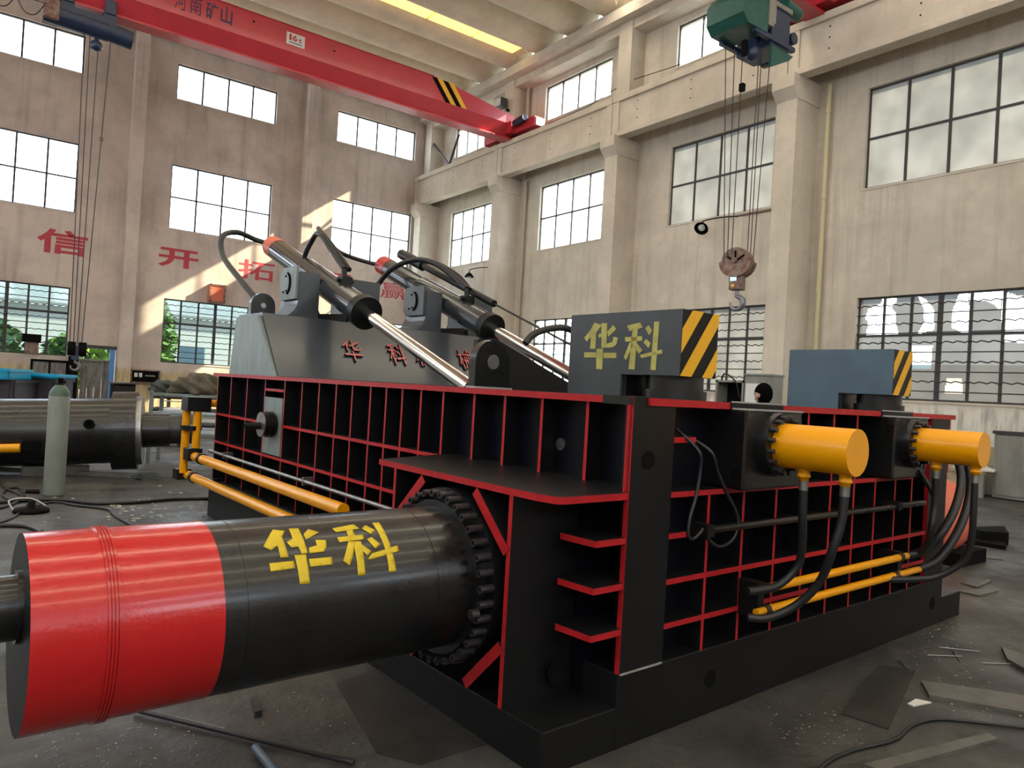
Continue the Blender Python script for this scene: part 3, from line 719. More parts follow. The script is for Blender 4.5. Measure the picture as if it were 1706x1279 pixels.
# side cylinders: housing, bolted ring, yellow barrel, two ports each
for i, (ua, ub, uc, v1, r_) in enumerate(((3.36, 3.92, 3.628, 1.70, .118), (5.13, 5.67, 5.375, 1.705, .114))):
    h_ = pp(MB().box((ua, 2.16, 1.192), (ub, 2.42, 1.618)), 'cylinder_housing', ['black'], bevel=.012)
    pp(MB().box((ua-.01, 2.246, 1.60), (ub-.06, 2.30, 1.653)), 'cover_strip', ['blackflat'], par=h_); pp(MB().box((ua-.01, 2.243, 1.648), (ub-.06, 2.250, 1.656)), 'weld_bead', ['weld'], par=h_)
    pp(MB().box((ua, 2.155, 1.612), (ub, 2.165, 1.622)).box((ua-.004, 2.16, 1.612), (ua+.01, 2.27, 1.622)), 'weld_bead', ['weld'], par=h_)
    pp(MB().cyl((uc, 2.165, 1.435), (uc, 2.10, 1.435), r_+.055, n=48), 'bolt_ring', ['black'], par=h_)
    for k in range(16):
        a = k*math.pi/8+.2; cx_, cz_ = uc+(r_+.032)*math.cos(a), 1.435+(r_+.032)*math.sin(a)
        MB().cyl((cx_, 2.065, cz_), (cx_, 2.11, cz_), .015, n=6).build('bolt', 'darksteel', h_)
    yb = pp(MB().cyl((uc, 2.10, 1.435), (uc, v1, 1.435), r_, n=56), 'side_cylinder', ['yellow'], bevel=.003, label='bright yellow hydraulic cylinder barrel with two hose ports' )
    for pv in ((1.975, 1.755) if i == 0 else (1.985, 1.75)):
        z0 = 1.435-r_
        pp(MB().lathe((uc, pv, z0+.03), (0, 0, -1), [(0, .036), (.034, .036), (.036, .030), (.055, .030), (.057, .034), (.066, .034), (.068, .026), (.085, .026), (.087, 0)], n=20), 'port', ['yellow'], par=yb)
        pp(MB().cyl((uc, pv, z0-.055), (uc, pv, z0-.105), .024, n=12), 'hose_fitting', ['steel'], par=yb)
def hose(pts, r=.02, name='hydraulic_hose', mt='rubber', par=PR, label=None):
    o = MB().tube(pts, r, n=10).build(name, mt, par); 
    if label: o['label'] = label
    return o
zb = 1.30-.05
hose([(3.628, 1.975, zb), (3.635, 1.975, 1.08), (3.665, 1.985, .95), (3.70, 2.02, .80), (3.62, 2.08, .69), (3.50, 2.13, .665), (3.44, 2.15, .662)], .022)
hose([(3.628, 1.755, zb-.02), (3.62, 1.76, 1.08), (3.60, 1.79, .93), (3.63, 1.86, .76), (3.60, 1.96, .62), (3.50, 2.06, .54), (3.42, 2.13, .535)], .022)
hose([(5.375, 1.985, zb), (5.385, 1.985, 1.03), (5.36, 1.99, .88), (5.42, 2.03, .76), (5.45, 2.10, .68), (5.40, 2.15, .655)], .024)
hose([(5.375, 1.75, zb-.02), (5.38, 1.75, 1.02), (5.40, 1.76, .86), (5.42, 1.80, .70), (5.36, 1.93, .57), (5.25, 2.06, .53), (5.10, 2.15, .525)], .022)
hose([(5.98, 2.10, 1.42), (5.96, 2.03, 1.20), (5.80, 2.0, 1.0), (5.66, 2.03, .82), (5.62, 2.10, .70), (5.52, 2.15, .652)], .03)
hose([(6.16, 2.10, 1.40), (6.14, 2.03, 1.18), (6.0, 2.0, .96), (5.85, 2.02, .76), (5.72, 2.08, .60), (5.62, 2.15, .542)], .03)
hose([(5.55, 2.17, 1.25), (5.60, 2.10, 1.12), (5.68, 2.08, 1.00), (5.74, 2.12, .94)], .018)
# thin looped cable by the post
hose([(3.00, 2.33, 1.50), (3.02, 2.20, 1.40), (3.042, 2.2, 1.31), (3.02, 2.2, 1.18), (2.979, 2.2, 1.07), (2.972, 2.2, .99), (3.01, 2.2, .965), (3.06, 2.2, .985), (3.09, 2.2, 1.01)], .009, 'cable')
hose([(3.10, 2.33, 1.46), (3.122, 2.2, 1.394), (3.19, 2.2, 1.29), (3.276, 2.2, 1.181), (3.36, 2.2, 1.09), (3.395, 2.2, 1.02), (3.36, 2.2, .94), (3.25, 2.2, .905), (3.15, 2.2, .945), (3.10, 2.2, 1.0)], .009, 'cable')
# pipes along the right face
pp(MB().cyl((3.10, 2.20, 1.0), (5.75, 2.20, .995), .02, n=16), 'pipe', ['black'])
for u_ in (3.12, 5.30): pp(MB().box((u_-.03, 2.17, .97), (u_+.03, 2.28, 1.03)), 'pipe_clamp', ['blackflat'])
for z_, ua, ub, uc in ((.655, 3.56, 5.26, 5.52), (.538, 3.56, 5.20, 5.62)):
    o = pp(MB().cyl((ua+.07, 2.15, z_), (ub, 2.15, z_), .024, n=20), 'pipe', ['yellow'], label='yellow pipe along the right face')
    pp(MB().cyl((ub+.04, 2.15, z_), (uc, 2.15, z_), .022, n=20), 'pipe_end', ['yellow'], par=o)
    pp(MB().cyl((ub-.005, 2.15, z_), (ub+.045, 2.15, z_), .031, n=8).cyl((ua+.05, 2.15, z_), (ua+.085, 2.15, z_), .031, n=8), 'union_nut', ['darksteel'], par=o)
    pp(MB().cyl((ua-.03, 2.15, z_), (ua+.05, 2.15, z_), .020, n=16), 'pipe_end', ['yellow'], par=o)
for u_ in (3.58, 5.30): pp(MB().box((u_-.03, 2.155, .50), (u_+.03, 2.28, .69)), 'pipe_clamp', ['blackflat'])
# pipes along the left face
pp(MB().cyl((2.655, 8.62, .755), (2.655, 3.70, .755), .017, n=14), 'pipe', ['steel'], label='thin bare steel pipe')
for v_ in (8.1, 6.0): pp(MB().box((2.64, v_-.02, .72), (2.74, v_+.02, .79)), 'pipe_clamp', ['steel'])
for z_, v1, v2 in ((.69, 8.70, 4.93), (.455, 8.95, 4.6)):
    o = pp(MB().cyl((2.50, v1, z_), (2.50, v2, z_), .05, n=28), 'pipe', ['yellow'], label='long yellow pipe along the left face')
    pp(MB().ring((2.50, v1-.36, z_), (2.50, v1-.30, z_), .062, .045, n=24), 'pipe_clamp', ['blackflat'], par=o)
pp(MB().box((2.52, 8.38, .40), (2.76, 8.43, .46)), 'pipe_bracket', ['blackflat'])
pp(MB().box((2.50, 4.72, .60), (2.75, 4.80, .66)), 'pipe_bracket', ['blackflat'])
pp(MB().cyl((2.5, 4.80, .655), (2.5, 4.72, .655), .045, n=20), 'pipe_cap', ['yellow'])
o = pp(MB().box((2.40, 8.66, 1.20), (2.66, 8.92, 1.36)), 'valve_block', ['blackflat'], bevel=.006)
pp(MB().cyl((2.64, 8.78, 1.29), (2.86, 8.78, 1.29), .042, n=18), 'pipe', ['yellow'])
o = pp(MB().cyl((2.45, 8.86, 1.22), (2.45, 8.86, .48), .045, n=20), 'pipe', ['yellow'])
pp(MB().cyl((2.53, 8.72, 1.22), (2.53, 8.72, .74), .045, n=20), 'pipe', ['yellow'])
pp(MB().cyl((2.49, 8.79, .98), (2.49, 8.79, 1.03), .115, n=14), 'pipe_flange', ['blackflat'])
pp(MB().box((2.42, 8.62, .64), (2.58, 8.80, .78)), 'valve_block', ['blackflat'], bevel=.006)
pp(MB().box((2.38, 8.86, .40), (2.54, 9.03, .52)), 'valve_block', ['blackflat'], bevel=.006)
# service plate with drum and handle, left face
pp(MB().box((2.722, 6.75, .885), (2.742, 7.20, 1.44)), 'service_plate', ['palegrey'])
dr = pp(MB().cyl((2.74, 6.93, 1.18), (2.60, 6.93, 1.18), .105, n=32).ring((2.66, 6.93, 1.18), (2.64, 6.93, 1.18), .125, .1, n=32).ring((2.70, 6.93, 1.18), (2.69, 6.93, 1.18), .125, .1, n=32), 'drum', ['blackflat'])
pp(MB().cyl((2.60, 6.93, 1.18), (2.59, 6.93, 1.18), .118, n=32), 'drum_disc', ['steel'], par=dr)
pp(MB().ring((2.60, 6.93, 1.165), (2.44, 6.93, 1.165), .034, .026, n=20).cyl((2.60, 6.93, 1.165), (2.5, 6.93, 1.165), .026, n=14), 'handle_tube', ['blackflat'], par=dr)

# the cross beam over the far end, with its raised characters
bp_ = [(8.44, 1.648), (8.30, 2.31), (7.60, 2.31), (7.05, 1.648)]
bm1 = pp(MB().prism([(2.79, y_, z_) for y_, z_ in bp_], (3.56, 0, 0)), 'cross_beam', ['grey'], bevel=.01, label='grey painted cross beam with leaning front face')
pp(MB().prism([(2.752, y_+(.03 if y_ < 8 else -.03), z_-(.03 if z_ > 2 else -.0)) for y_, z_ in bp_], (.04, 0, 0)), 'end_plate', ['palegrey'], par=bm1, label='end plate coloured pale for the window light on it')  # paler than the beam: light from the window put into the colour
A_ = Vector((0, 7.60, 2.31)); B_ = Vector((0, 7.05, 1.648)); up = (A_-B_).normalized(); nrm = Vector((0, -up.z, up.y))
for ch, u_, in zip('华科机械', (3.59, 4.15, 4.50, 5.12)):
    oo = B_+up*.26; put_glyph(ch, 'raised_character', 'red', bm1, (u_, oo.y, oo.z), (.215, 0, 0), up*.31, .0, .004, nrm, 'red raised character', .022)
# lifting lugs
def lug(u0, w_, v_, zc, hole, r_, t_, zbot, mt='black', hr=.05):
    n_ = 20; pts = [(u0, v_, zbot)]+[(u0+w_/2-w_/2*math.cos(math.pi*k_/n_), v_, zc+w_/2*math.sin(math.pi*k_/n_)) for k_ in range(n_+1)]+[(u0+w_, v_, zbot)]
    o = pp(MB().prism(pts, (0, t_, 0)), 'lifting_lug', [mt], bevel=.004)
    pp(MB().ring((u0+w_/2, v_-.004, hole), (u0+w_/2, v_+.001, hole), hr+.008, hr-.006, n=24).cyl((u0+w_/2, v_-.003, hole), (u0+w_/2, v_, hole), hr, n=24, mi=1), 'eye', ['black', 'steel'], par=o)
lug(2.80, .285, 3.80, 1.825, 1.825, .05, .07, 1.648, hr=.055)
pp(MB().box((2.79, 3.78, 1.648), (3.10, 3.88, 1.660)), 'weld_bead', ['weld'])
lug(2.81, .27, 8.00, 2.42, 2.42, .05, .08, 2.30, hr=.035)
# lid slab between the beam and the boxes, and its triangular cheek plate
ck = [on_v(*q, 4.4) for q in ((849, 590), (855, 640), (936, 650), (936, 628))]
pp(MB().prism([(3.14, 4.25, 1.648), (3.14, 4.25, 2.00), (3.30, 4.25, 2.02), (4.30, 4.25, 1.648)], (0, .05, 0)), 'lid_cheek', ['blackflat'])
pp(MB().box((3.0, 3.9, 1.55), (6.2, 7.0, 1.64)), 'lid', ['blackflat'])
# trunnion brackets
def bracket(ul, ur, fl_, fr_, face, lab):
    """column ul..ur flaring at the foot by fl_ / fr_ ; face -1: bolted trunnion cap on the left"""
    def arc(u_a, u_b, n_=5):  # concave flare
        return [(u_a+(u_b-u_a)*(1-math.cos(math.pi/2*k_/n_)), 2.50-.215*math.sin(math.pi/2*k_/n_)) for k_ in range(1, n_+1)]
    pts = [(ul, 2.80), (ur, 2.80), (ur, 2.50)]+([(u_, z_) for u_, z_ in arc(ur, ur+fr_)] if fr_ else [(ur, 2.285)])
    L_ = [(u_, z_) for u_, z_ in arc(ul, ul-fl_)][::-1] if fl_ else [(ul, 2.285)]
    pts += L_+[(ul, 2.50)]
    o = pp(MB().prism([(u_, 7.60, z_) for u_, z_ in pts], (0, .48, 0)), 'trunnion_bracket', ['grey'], bevel=.008)
    if face < 0:
        cpb = MB().prism([(ul-.03, 7.62, 2.50), (ul-.03, 7.62, 2.86), (ul-.03, 8.02, 2.86), (ul-.03, 8.08, 2.78), (ul-.03, 8.08, 2.56), (ul-.03, 8.0, 2.50)], (.03, 0, 0))
        c_ = pp(cpb, 'trunnion_cap', ['palegrey' if ul < 4 else 'grey'], par=o, bevel=.004)  # first cap paler than its bracket, window light painted in
        arcm = MB(); 
        for rr_, th_ in ((.095, .012), (.088, .013), (.080, .010)):
            pts2 = [(ul-.036, 7.86-rr_*math.cos(R(a_)), 2.68+.115*math.sin(R(a_))) for a_ in range(-78, 79, 12)]
            arcm.tube(pts2, th_, n=6, smooth=False)
        for yy, zz in ((7.90, 2.765), (7.95, 2.59), (7.87, 2.60)): arcm.cyl((ul-.04, yy, zz), (ul-.02, yy, zz), .012, n=8)
        pp(arcm, 'retaining_ring', ['dark'], par=o)
    return o
bracket(3.175, 3.41, .21, 0, -1, ''); bracket(3.78, 4.155, 0, .38, 1, '')
bracket(4.80, 5.03, .22, .0, -1, ''); bracket(5.45, 5.82, 0, .30, 1, '')
# hydraulic lid cylinders: barrel, cap, gland, polished rod
dirc = Vector((0, -2.55, -.95)).normalized()
for i, uc in enumerate((3.56, 5.20)):
    top = Vector((uc, 9.42, 3.335)); gl = top+dirc*2.74
    br = pp(MB().cyl(top, top+dirc*1.15, .135, n=40).cyl(top+dirc*1.15, gl, .15, n=40), 'lid_cylinder', ['barrel'], label='inclined grey hydraulic lid cylinder')
    pp(MB().cyl(top-dirc*.03, top+dirc*(.20), .139, n=40), 'end_cap', ['orange' if i == 0 else 'red'], par=br, label='red painted cylinder end')  # first cap orange: sunlight on its red paint put into the colour
    pp(MB().ring(gl-dirc*.02, gl+dirc*.10, .175, .06, n=40), 'gland', ['blackflat'], par=br)
    pp(MB().cyl(gl+dirc*.0, gl+dirc*2.1, .066, n=36), 'piston_rod', ['chrome'], par=br, label='polished chrome piston rod')
    pp(MB().cyl((uc-.20, 7.83, 2.68), (uc+.25, 7.83, 2.68), .075, n=24), 'trunnion', ['blackflat'], par=br)
    vb = gl-dirc*.42+Vector((0, .06, .17))
    pp(MB().box(vb-Vector((.06, .07, .05)), vb+Vector((.06, .07, .07))).cyl(vb, vb+Vector((0, .03, .16)), .03, n=12).cyl(vb+Vector((-.09, 0, .03)), vb+Vector((.1, 0, .03)), .02, n=8), 'valve', ['blackflat'], par=br)
    # bracket foot below
    pp(MB().prism([(uc-.17, 7.62, 2.29), (uc+.2, 7.62, 2.29), (uc+.2, 7.62, 2.40), (uc-.17, 7.62, 2.36)], (0, .4, 0)), 'saddle', ['blackflat'])
t1 = Vector((3.56, 9.42, 3.335)); t2 = Vector((5.20, 9.42, 3.335))
hose([t1+Vector((0, .02, .03)), t1+Vector((-.15, .25, .10)), t1+Vector((-.42, .18, .14)), t1+Vector((-.66, .0, .02)), t1+Vector((-.70, -.2, -.25)), (2.92, 8.7, 2.75), (3.02, 8.2, 2.42)], .035)
g1 = t1+dirc*2.32+Vector((0, .09, .33)); g2 = t2+dirc*2.32+Vector((0, .09, .33))
hose([g1, g1+Vector((-.02, .28, .22)), g1+Vector((-.06, .50, .42)), g1+Vector((-.02, .80, .44)), g1+Vector((.0, 1.1, .1)), (3.75, 8.3, 2.35)], .03)
hose([g1+Vector((.06, 0, 0)), g1+Vector((.06, .35, .25)), g1+Vector((.12, 1.0, .60)), t2+Vector((-.6, .2, .12)), t2+Vector((-.05, .03, .0))], .03)
hose([g2, g2+Vector((-.02, .25, .16)), g2+Vector((-.10, .60, .36)), g2+Vector((-.20, .95, .42)), g2+Vector((-.36, 1.3, .28)), g2+Vector((-.5, 1.5, -.1)), (4.42, 8.1, 2.38)], .036)
hose([g2+Vector((.05, 0, 0)), g2+Vector((.07, .3, .2)), g2+Vector((.0, .75, .40)), g2+Vector((-.12, 1.1, .44)), g2+Vector((-.28, 1.45, .3)), g2+Vector((-.44, 1.6, -.1)), (4.52, 8.2, 2.36)], .028)
gr_ = MB(); a0_ = t2+Vector((.20, -.30, .18)); gr_.box((5.36, 7.0, 0), (5.36, 7, 0)); 
dd = Vector((0, -2.55, -.95)).normalized()
q0 = t2+Vector((.12, -.35, .13)); pp(MB().cyl(q0, q0+dd*2.3, .045, n=8).cyl(q0-dd*.1, q0+dd*.55, .075, n=8), 'guide_rail', ['blackflat'])
hose([q0+dd*2.2, q0+dd*3.3, q0+dd*4.4], .012, 'guide_wire')
hose([on_v(875, 572, 5.5), on_v(890, 556, 5.5), on_v(920, 547, 5.5), on_v(950, 549, 5.5), on_v(985, 575, 5.5)], .035)

# ==================================================================================================
# OVERHEAD CRANES
# ==================================================================================================
def bridge(Yc, lab, cat='crane', name='bridge_crane'):
    t = thing(name, lab, cat, (2.0, Yc, 11.4), 0)
    # box girder with inward sloping skirt and bottom flange, tapering at the right end
    dz = .37
    xs = [(-12.8, 12.33+dz), (10.8, 12.33+dz), (12.2, 12.16+dz), (14.5, 11.84+dz)]
    mb = MB(); prof = lambda zt: [(-.30, zt), (-.30, 11.52+dz), (-.07, 11.04+dz), (-.26, 11.0+dz), (-.26, 10.94+dz), (.26, 10.94+dz), (.26, 11.0+dz), (.07, 11.04+dz), (.30, 11.52+dz), (.30, zt)]
    vs = []
    for x_, zt in xs: vs += [(x_, y_, z_-11.4) for y_, z_ in prof(zt)]
    n_ = 10
    mb.add(vs, [(j*n_+i, j*n_+(i+1) % n_, (j+1)*n_+(i+1) % n_, (j+1)*n_+i) for j in range(len(xs)-1) for i in range(n_)]+[tuple(range(n_)), tuple(range(3*n_, 4*n_))])
    mb.box((-12.8, -.33, .915+dz), (10.8, .33, .935+dz))
    mb.build('girder', 'cranered', t)
    MB().box((14.42, -1.65, .12), (14.95, 1.65, .50)).box((14.2, -.5, .1), (14.5, .5, .55)).build('end_carriage', 'cranered', t, bevel=.01)
    MB().box((14.48, -1.70, .16), (14.89, -1.66, .46)).build('end_plate', 'white', t)
    MB().cyl((14.28, -1.25, .50), (14.28, -.60, .42), .13, n=16).build('travel_motor', 'craneblue', t)
    for y_ in (-1.2, 1.2): MB().cyl((14.62, y_, .10), (14.78, y_, .10), .13, n=20).build('wheel', 'rust', t)
    return t
B1 = bridge(23.2, 'long red crane bridge crossing above, lettered and marked 16t')
# hazard stripes on the near web
for k_, (xa, c_) in enumerate(((12.85-2, 'dark'), (13.03-2, 'yband'), (13.21-2, 'dark'), (13.39-2, 'yband'))):
    pass
for k_, c_ in enumerate(('dark', 'yband', 'dark', 'yband')):
    a0_ = on_y(719+k_*9.5, 132, 22.9).x-2.0; w_ = .225
    zt = 1.26-.0*k_; o = MB().add([(a0_, -.303, zt), (a0_+w_, -.303, zt), (a0_+w_+.62, -.303, .50), (a0_+.62, -.303, .50)], [(0, 1, 2, 3)]).build('hazard_stripe', c_, B1, fix=False)
    o['label'] = 'black stripe' if c_ == 'dark' else 'amber stripe'
P0 = on_y(478, 52, 22.9); P1 = on_y(507, 82, 22.9); bx0, bx1, bz0, bz1 = P0.x-2, P1.x-2, P1.z-11.4, P0.z-11.4
pl = MB().box((bx0, -.312, bz0), (bx1, -.302, bz1)).build('capacity_plate', 'white', B1); pl['label'] = 'white plate reading 16t'
W_ = bx1-bx0; H_ = bz1-bz0
for ch, xo, w_, h_ in (('1', .14, .13, .52), ('6', .32, .26, .52), ('t', .66, .16, .38)): put_glyph(ch, 'number', 'redtxt', pl, (bx0+xo*W_, -.315, bz0+.36*H_), (w_*W_, 0, 0), (0, 0, h_*H_), .035, .0, (0, -1, 0))
put_glyph('—', 'underline', 'bluetxt', pl, (bx0+.15*W_, -.315, bz0+.16*H_), (.7*W_, 0, 0), (0, 0, .07*H_), 0, .0, (0, -1, 0))
for ch, xa, ya, yb in (('河', 290, -6, 13), ('南', 316, 2, 21), ('矿', 342, 10, 30), ('山', 367, 17, 37)):
    Pa = on_y(xa, yb, 22.9); Pb = on_y(xa+21, ya, 22.9)
    put_glyph(ch, 'painted_character', 'bluetxt', B1, (Pa.x-2, -.303, Pa.z-11.4), (Pb.x-Pa.x, 0, 0), (0, 0, .52), .004 if ch in '南河' else .02, .002, (0, -1, 0))
for px_, py_ in ((423, 36), (557, 85)): Pa = on_y(px_, py_, 22.9); MB().cyl((Pa.x-2, -.306, Pa.z-11.4), (Pa.x-2, -.30, Pa.z-11.4), .035, n=10).build('bolt_hole', 'dark', B1)
# hoist slung under the first bridge
H1 = thing('rope_hoist', 'dark blue rope hoist slung under the long red bridge, upper left', 'hoist', (2.1, 23.2, 10.98))
MB().cyl((-.95, -.1, -.05), (.55, -.1, -.10), .27, n=28).build('drum', 'craneblue', H1)
MB().cyl((.55, -.1, -.10), (1.15, -.1, -.16), .25, .24, n=28).build('motor', 'craneblue', H1)
MB().box((-1.0, -.38, -.28), (-.62, .2, .24)).build('gearbox', 'rust', H1, bevel=.03)
for x_ in (-.45, .55):
    MB().box((x_-.16, -.30, .1), (x_+.16, .26, .42)).box((x_-.14, -.34, .30), (x_+.14, -.27, .70)).build('trolley', 'craneblue', H1, bevel=.02)
    for y_ in (-.16, .16): MB().cyl((x_, y_-.04, .46), (x_, y_+.04, .46), .10, n=18).build('trolley_wheel', 'craneblue', H1)
MB().box((-.9, -.33, -.06), (.7, -.28, .2)).build('cover', 'craneblue', H1)
MB().lathe((.28, -.1, -.32), (0, 0, -1), [(0, .06), (.12, .06), (.16, .13), (.27, .16), (.36, .13), (.40, 0)], n=18).build('rope_guide', 'craneblue', H1)
_h = on_y(124, 583, 23.2); HKX, HKZ = _h.x, _h.z
for xa, xb in ((-.02, HKX-.12), (.12, HKX-.03), (.33, HKX+.06), (.62, HKX+.16)):
    MB().cyl((xa, -.1, -.3), (xb-2.1, 0, HKZ+.15-10.98), .013, n=6).build('rope', 'rope', H1)
MB().box((.50, -.14, -3.12), (.58, -.06, -3.02)).build('rope_clamp', 'rust', H1)
def hook_mb(s=1.0):
    pts = []
    for a in range(95, -200, -15):
        t_ = R(a); pts.append((.085*s*math.cos(t_), 0, -.11*s+.085*s*math.sin(t_)))
    return [(0.0, 0, .07*s), (0, 0, .02*s)]+pts
def taper_hook(s, name, par, mt='hook'):
    P = [Vector(p) for p in hook_mb(s)]; mb = MB()
    rad = [.022*s, .024*s]+[(.026+.014*math.sin(math.pi*min(1, k_/12)))*s*(1 if k_ < 15 else .75-.06*(k_-15)) for k_ in range(len(P)-2)]
    n_ = 10; vs = []; e = Vector((0, 1, 0))
    for i, p in enumerate(P):
        d_ = (P[min(i+1, len(P)-1)]-P[max(i-1, 0)]).normalized(); g_ = e.cross(d_).normalized()
        for k_ in range(n_): t_ = 2*math.pi*k_/n_; vs.append(p+(e*math.cos(t_)*.8+g_*math.sin(t_))*rad[i])
    mb.add(vs, [(j*n_+k_, j*n_+(k_+1) % n_, (j+1)*n_+(k_+1) % n_, (j+1)*n_+k_) for j in range(len(P)-1) for k_ in range(n_)], 0, True)
    mb.add(vs[:n_]+vs[-n_:], [tuple(range(n_))[::-1], tuple(range(n_, 2*n_))])
    return mb.build(name, mt, par)
HB1 = thing('hook_block', 'small dark hook block hanging in front of the board gate', 'hook', (HKX, 23.2, HKZ)); HB1.scale = (.62, .62, .62)
for x_ in (-.27, .15): MB().box((x_, -.16, -.22), (x_+.30, .16, .36)).cyl((x_+.02, 0, 0.02), (x_+.28, 0, .02), .27, n=24).build('sheave_cover', 'dark', HB1, bevel=.03)
MB().box((-.09, -.1, -.42), (.17, .1, .2)).build('yoke', 'craneblue', HB1)
hk = taper_hook(2.0, 'hook', HB1); hk.location = (.05, 0, -.50)
# festoon cable on the left of the first bridge
fc = MB(); 
for k_ in range(7):
    xa = -3.2+.62*k_; fc.tube([(xa, 22.7, 10.95), (xa+.15, 22.7, 10.65), (xa+.31, 22.7, 10.57), (xa+.46, 22.7, 10.65), (xa+.62, 22.7, 10.95)], .014, n=6)
tag(fc.tube([(-3.4, 22.7, 10.97), (1.2, 22.7, 10.97)], .012, n=6, smooth=False).build('festoon_cable', 'rubber'), 'black festoon cable hanging in loops beside the blue hoist', 'cable')

B2Y = 10.3
B2 = bridge(B2Y, 'nearer red crane bridge, mostly above the picture, its end on the right girder')
H2 = thing('crab_hoist', 'dark green and blue crane hoist under the nearer red bridge, upper right', 'hoist', (13.36, B2Y-.15, 9.66))
q = lambda x_, y_: on_y(x_, y_, B2Y-.45)-Vector((13.7, B2Y-.15, 9.5))
a = q(1180, 30); b = q(1178, 68); c = q(1197, 82); d_ = q(1240, 62); e_ = q(1218, 15); g_ = q(1195, 12)
MB().prism([(-.82, -.75, .62), (-.95, -.75, .42), (-.95, -.75, .05), (-.78, -.75, -.12), (-.10, -.75, -.12), (-.10, -.75, .78), (-.62, -.75, .78)], (0, .95, 0)).build('control_box', 'cranegreen', H2, bevel=.02)
MB().box((-.10, -.78, .05), (.08, .25, .80)).build('box_end', 'cabinet', H2, bevel=.01)
MB().box((.12, -.70, -.28), (.78, .20, .60)).build('rope_drum_housing', 'craneblue', H2, bevel=.02)
MB().box((.12, -.74, .58), (.80, .22, .68)).box((.12, -.74, .16), (.20, -.70, .62)).build('drum_frame', 'cabinet', H2, bevel=.01)
MB().box((-.5, -.74, -.20), (.95, -.64, -.10)).build('underframe', 'craneblue', H2); MB().box((-.5, .1, -.20), (.95, .2, -.10)).build('underframe', 'craneblue', H2)
MB().cyl((.98, -.35, .00), (.98, .10, .00), .27, n=28).cyl((1.0, -.37, .0), (1.0, -.42, 0), .16, n=20).build('gear_wheel', 'craneblue', H2)
MB().cyl((1.12, -.6, .22), (1.12, -.2, .22), .13, n=20).build('brake', 'craneblue', H2)
MB().box((.80, -.5, -.15), (.98, .2, .75)).build('gearbox', 'craneblue', H2, bevel=.02)
MB().cyl((.70, -.55, .86), (1.25, -.55, .80), .15, n=24).build('hoist_motor', 'cranegreen', H2)
MB().ring((1.25, -.55, .80), (1.27, -.55, .80), .14, .09, n=24).build('motor_rim', 'steel', H2)
MB().cyl((-.35, -.3, 1.0), (.55, -.3, .98), .19, n=24).build('travel_motor', 'craneblue', H2)
for x_ in (-.55, -.15, .25, .65):
    MB().cyl((x_, -.42, 1.22), (x_, -.32, 1.22), .12, n=18).build('trolley_wheel', 'darksteel', H2)
    MB().box((x_-.07, -.36, .70), (x_+.07, -.26, 1.30)).build('hanger', 'craneblue', H2)
MB().box((-.6, -.3, 1.12), (.95, .45, 1.32)).build('trolley', 'craneblue', H2, bevel=.02)
MB().lathe((-.18, -.45, -.18), (0, 0, -1), [(0, .09), (.14, .09), (.20, .14), (.34, .15), (.44, .10), (.48, 0)], n=18).build('rope_guide', 'craneblue', H2)
MB().prism([(.15, -.70, -.28), (.95, -.70, -.28), (.80, -.70, -.42), (.22, -.70, -.72), (.15, -.70, -.72)], (0, .05, 0)).build('guard_plate', 'cranegreen', H2)
# ropes: from the hoist down to the hook block
HB2 = thing('hook_block', 'large rusty maroon hook block with crane scale, hanging over the striped boxes', 'hook', tuple(on_y(1229, 438, B2Y)), R(-75))
blk = Vector((13.7, B2Y, 4.28)); off2 = Vector((13.36, B2Y-.15, 9.66))
def rope2(px_t, py_t, px_b, py_b, Y=B2Y-.35):
    a_ = on_y(px_t, py_t, Y)-off2; b_ = on_y(px_b, py_b+8, B2Y)-off2; MB().cyl(a_, b_, .011, n=6).build('rope', 'rope', H2)
for r__ in ((1209, 76, 1206, 430), (1224, 80, 1212, 420), (1237, 90, 1219, 415), (1264, 95, 1245, 415), (1268.5, 95, 1250, 420), (1283, 95, 1254, 432)): rope2(*r__)
MB().box((-.50, -.50, -.62), (-.40, -.40, -.30)).build('limit_switch', 'dark', H2); MB().box((-.46, -.46, -1.36), (-.36, -.36, -1.2)).build('limit_switch', 'dark', H2)
# block body: rounded cheeks
rb = .33
MB().cyl((0, -.16, .0), (0, .16, .0), rb, n=36).build('sheave', 'rust', HB2, bevel=.02)
for s_ in (-1, 1):
    pts = [(rb*1.12*math.cos(R(a_)), s_*.19, rb*1.05*math.sin(R(a_))) for a_ in range(-180, 1, 15)]+[(rb*1.0, s_*.19, .02), (.14, s_*.19, -.08), (-.14, s_*.19, -.08), (-rb*1.0, s_*.19, .02)]
    MB().prism(pts, (0, -s_*.05, 0)).build('cheek_plate', 'rust', HB2)
MB().cyl((0, -.24, .03), (0, .24, .03), .06, n=18).build('pin', 'rust', HB2)
for a_ in (35, 90, 145): MB().box((-.02, -.175, .05), (.02, -.16, .25)).build('spoke', 'dark', HB2).rotation_euler = (0, R(90-a_), 0)
MB().box((-.14, -.13, -.62), (.16, .13, -.30)).build('scale_body', 'rust', HB2, bevel=.02)
o = MB().box((-.10, -.138, -.42), (.04, -.13, -.34)).build('scale_display', 'screen', HB2); o['label'] = 'lit pale blue display'
MB().cyl((-.03, -.145, -.53), (-.03, -.13, -.53), .035, n=14).build('button', 'yband', HB2)
hk = taper_hook(1.75, 'hook', HB2); hk.location = (.02, 0, -.72)
MB().cyl((-.05, -.05, -.68), (.36, -.08, -.86), .007, n=6).build('latch_wire', 'steel', HB2)

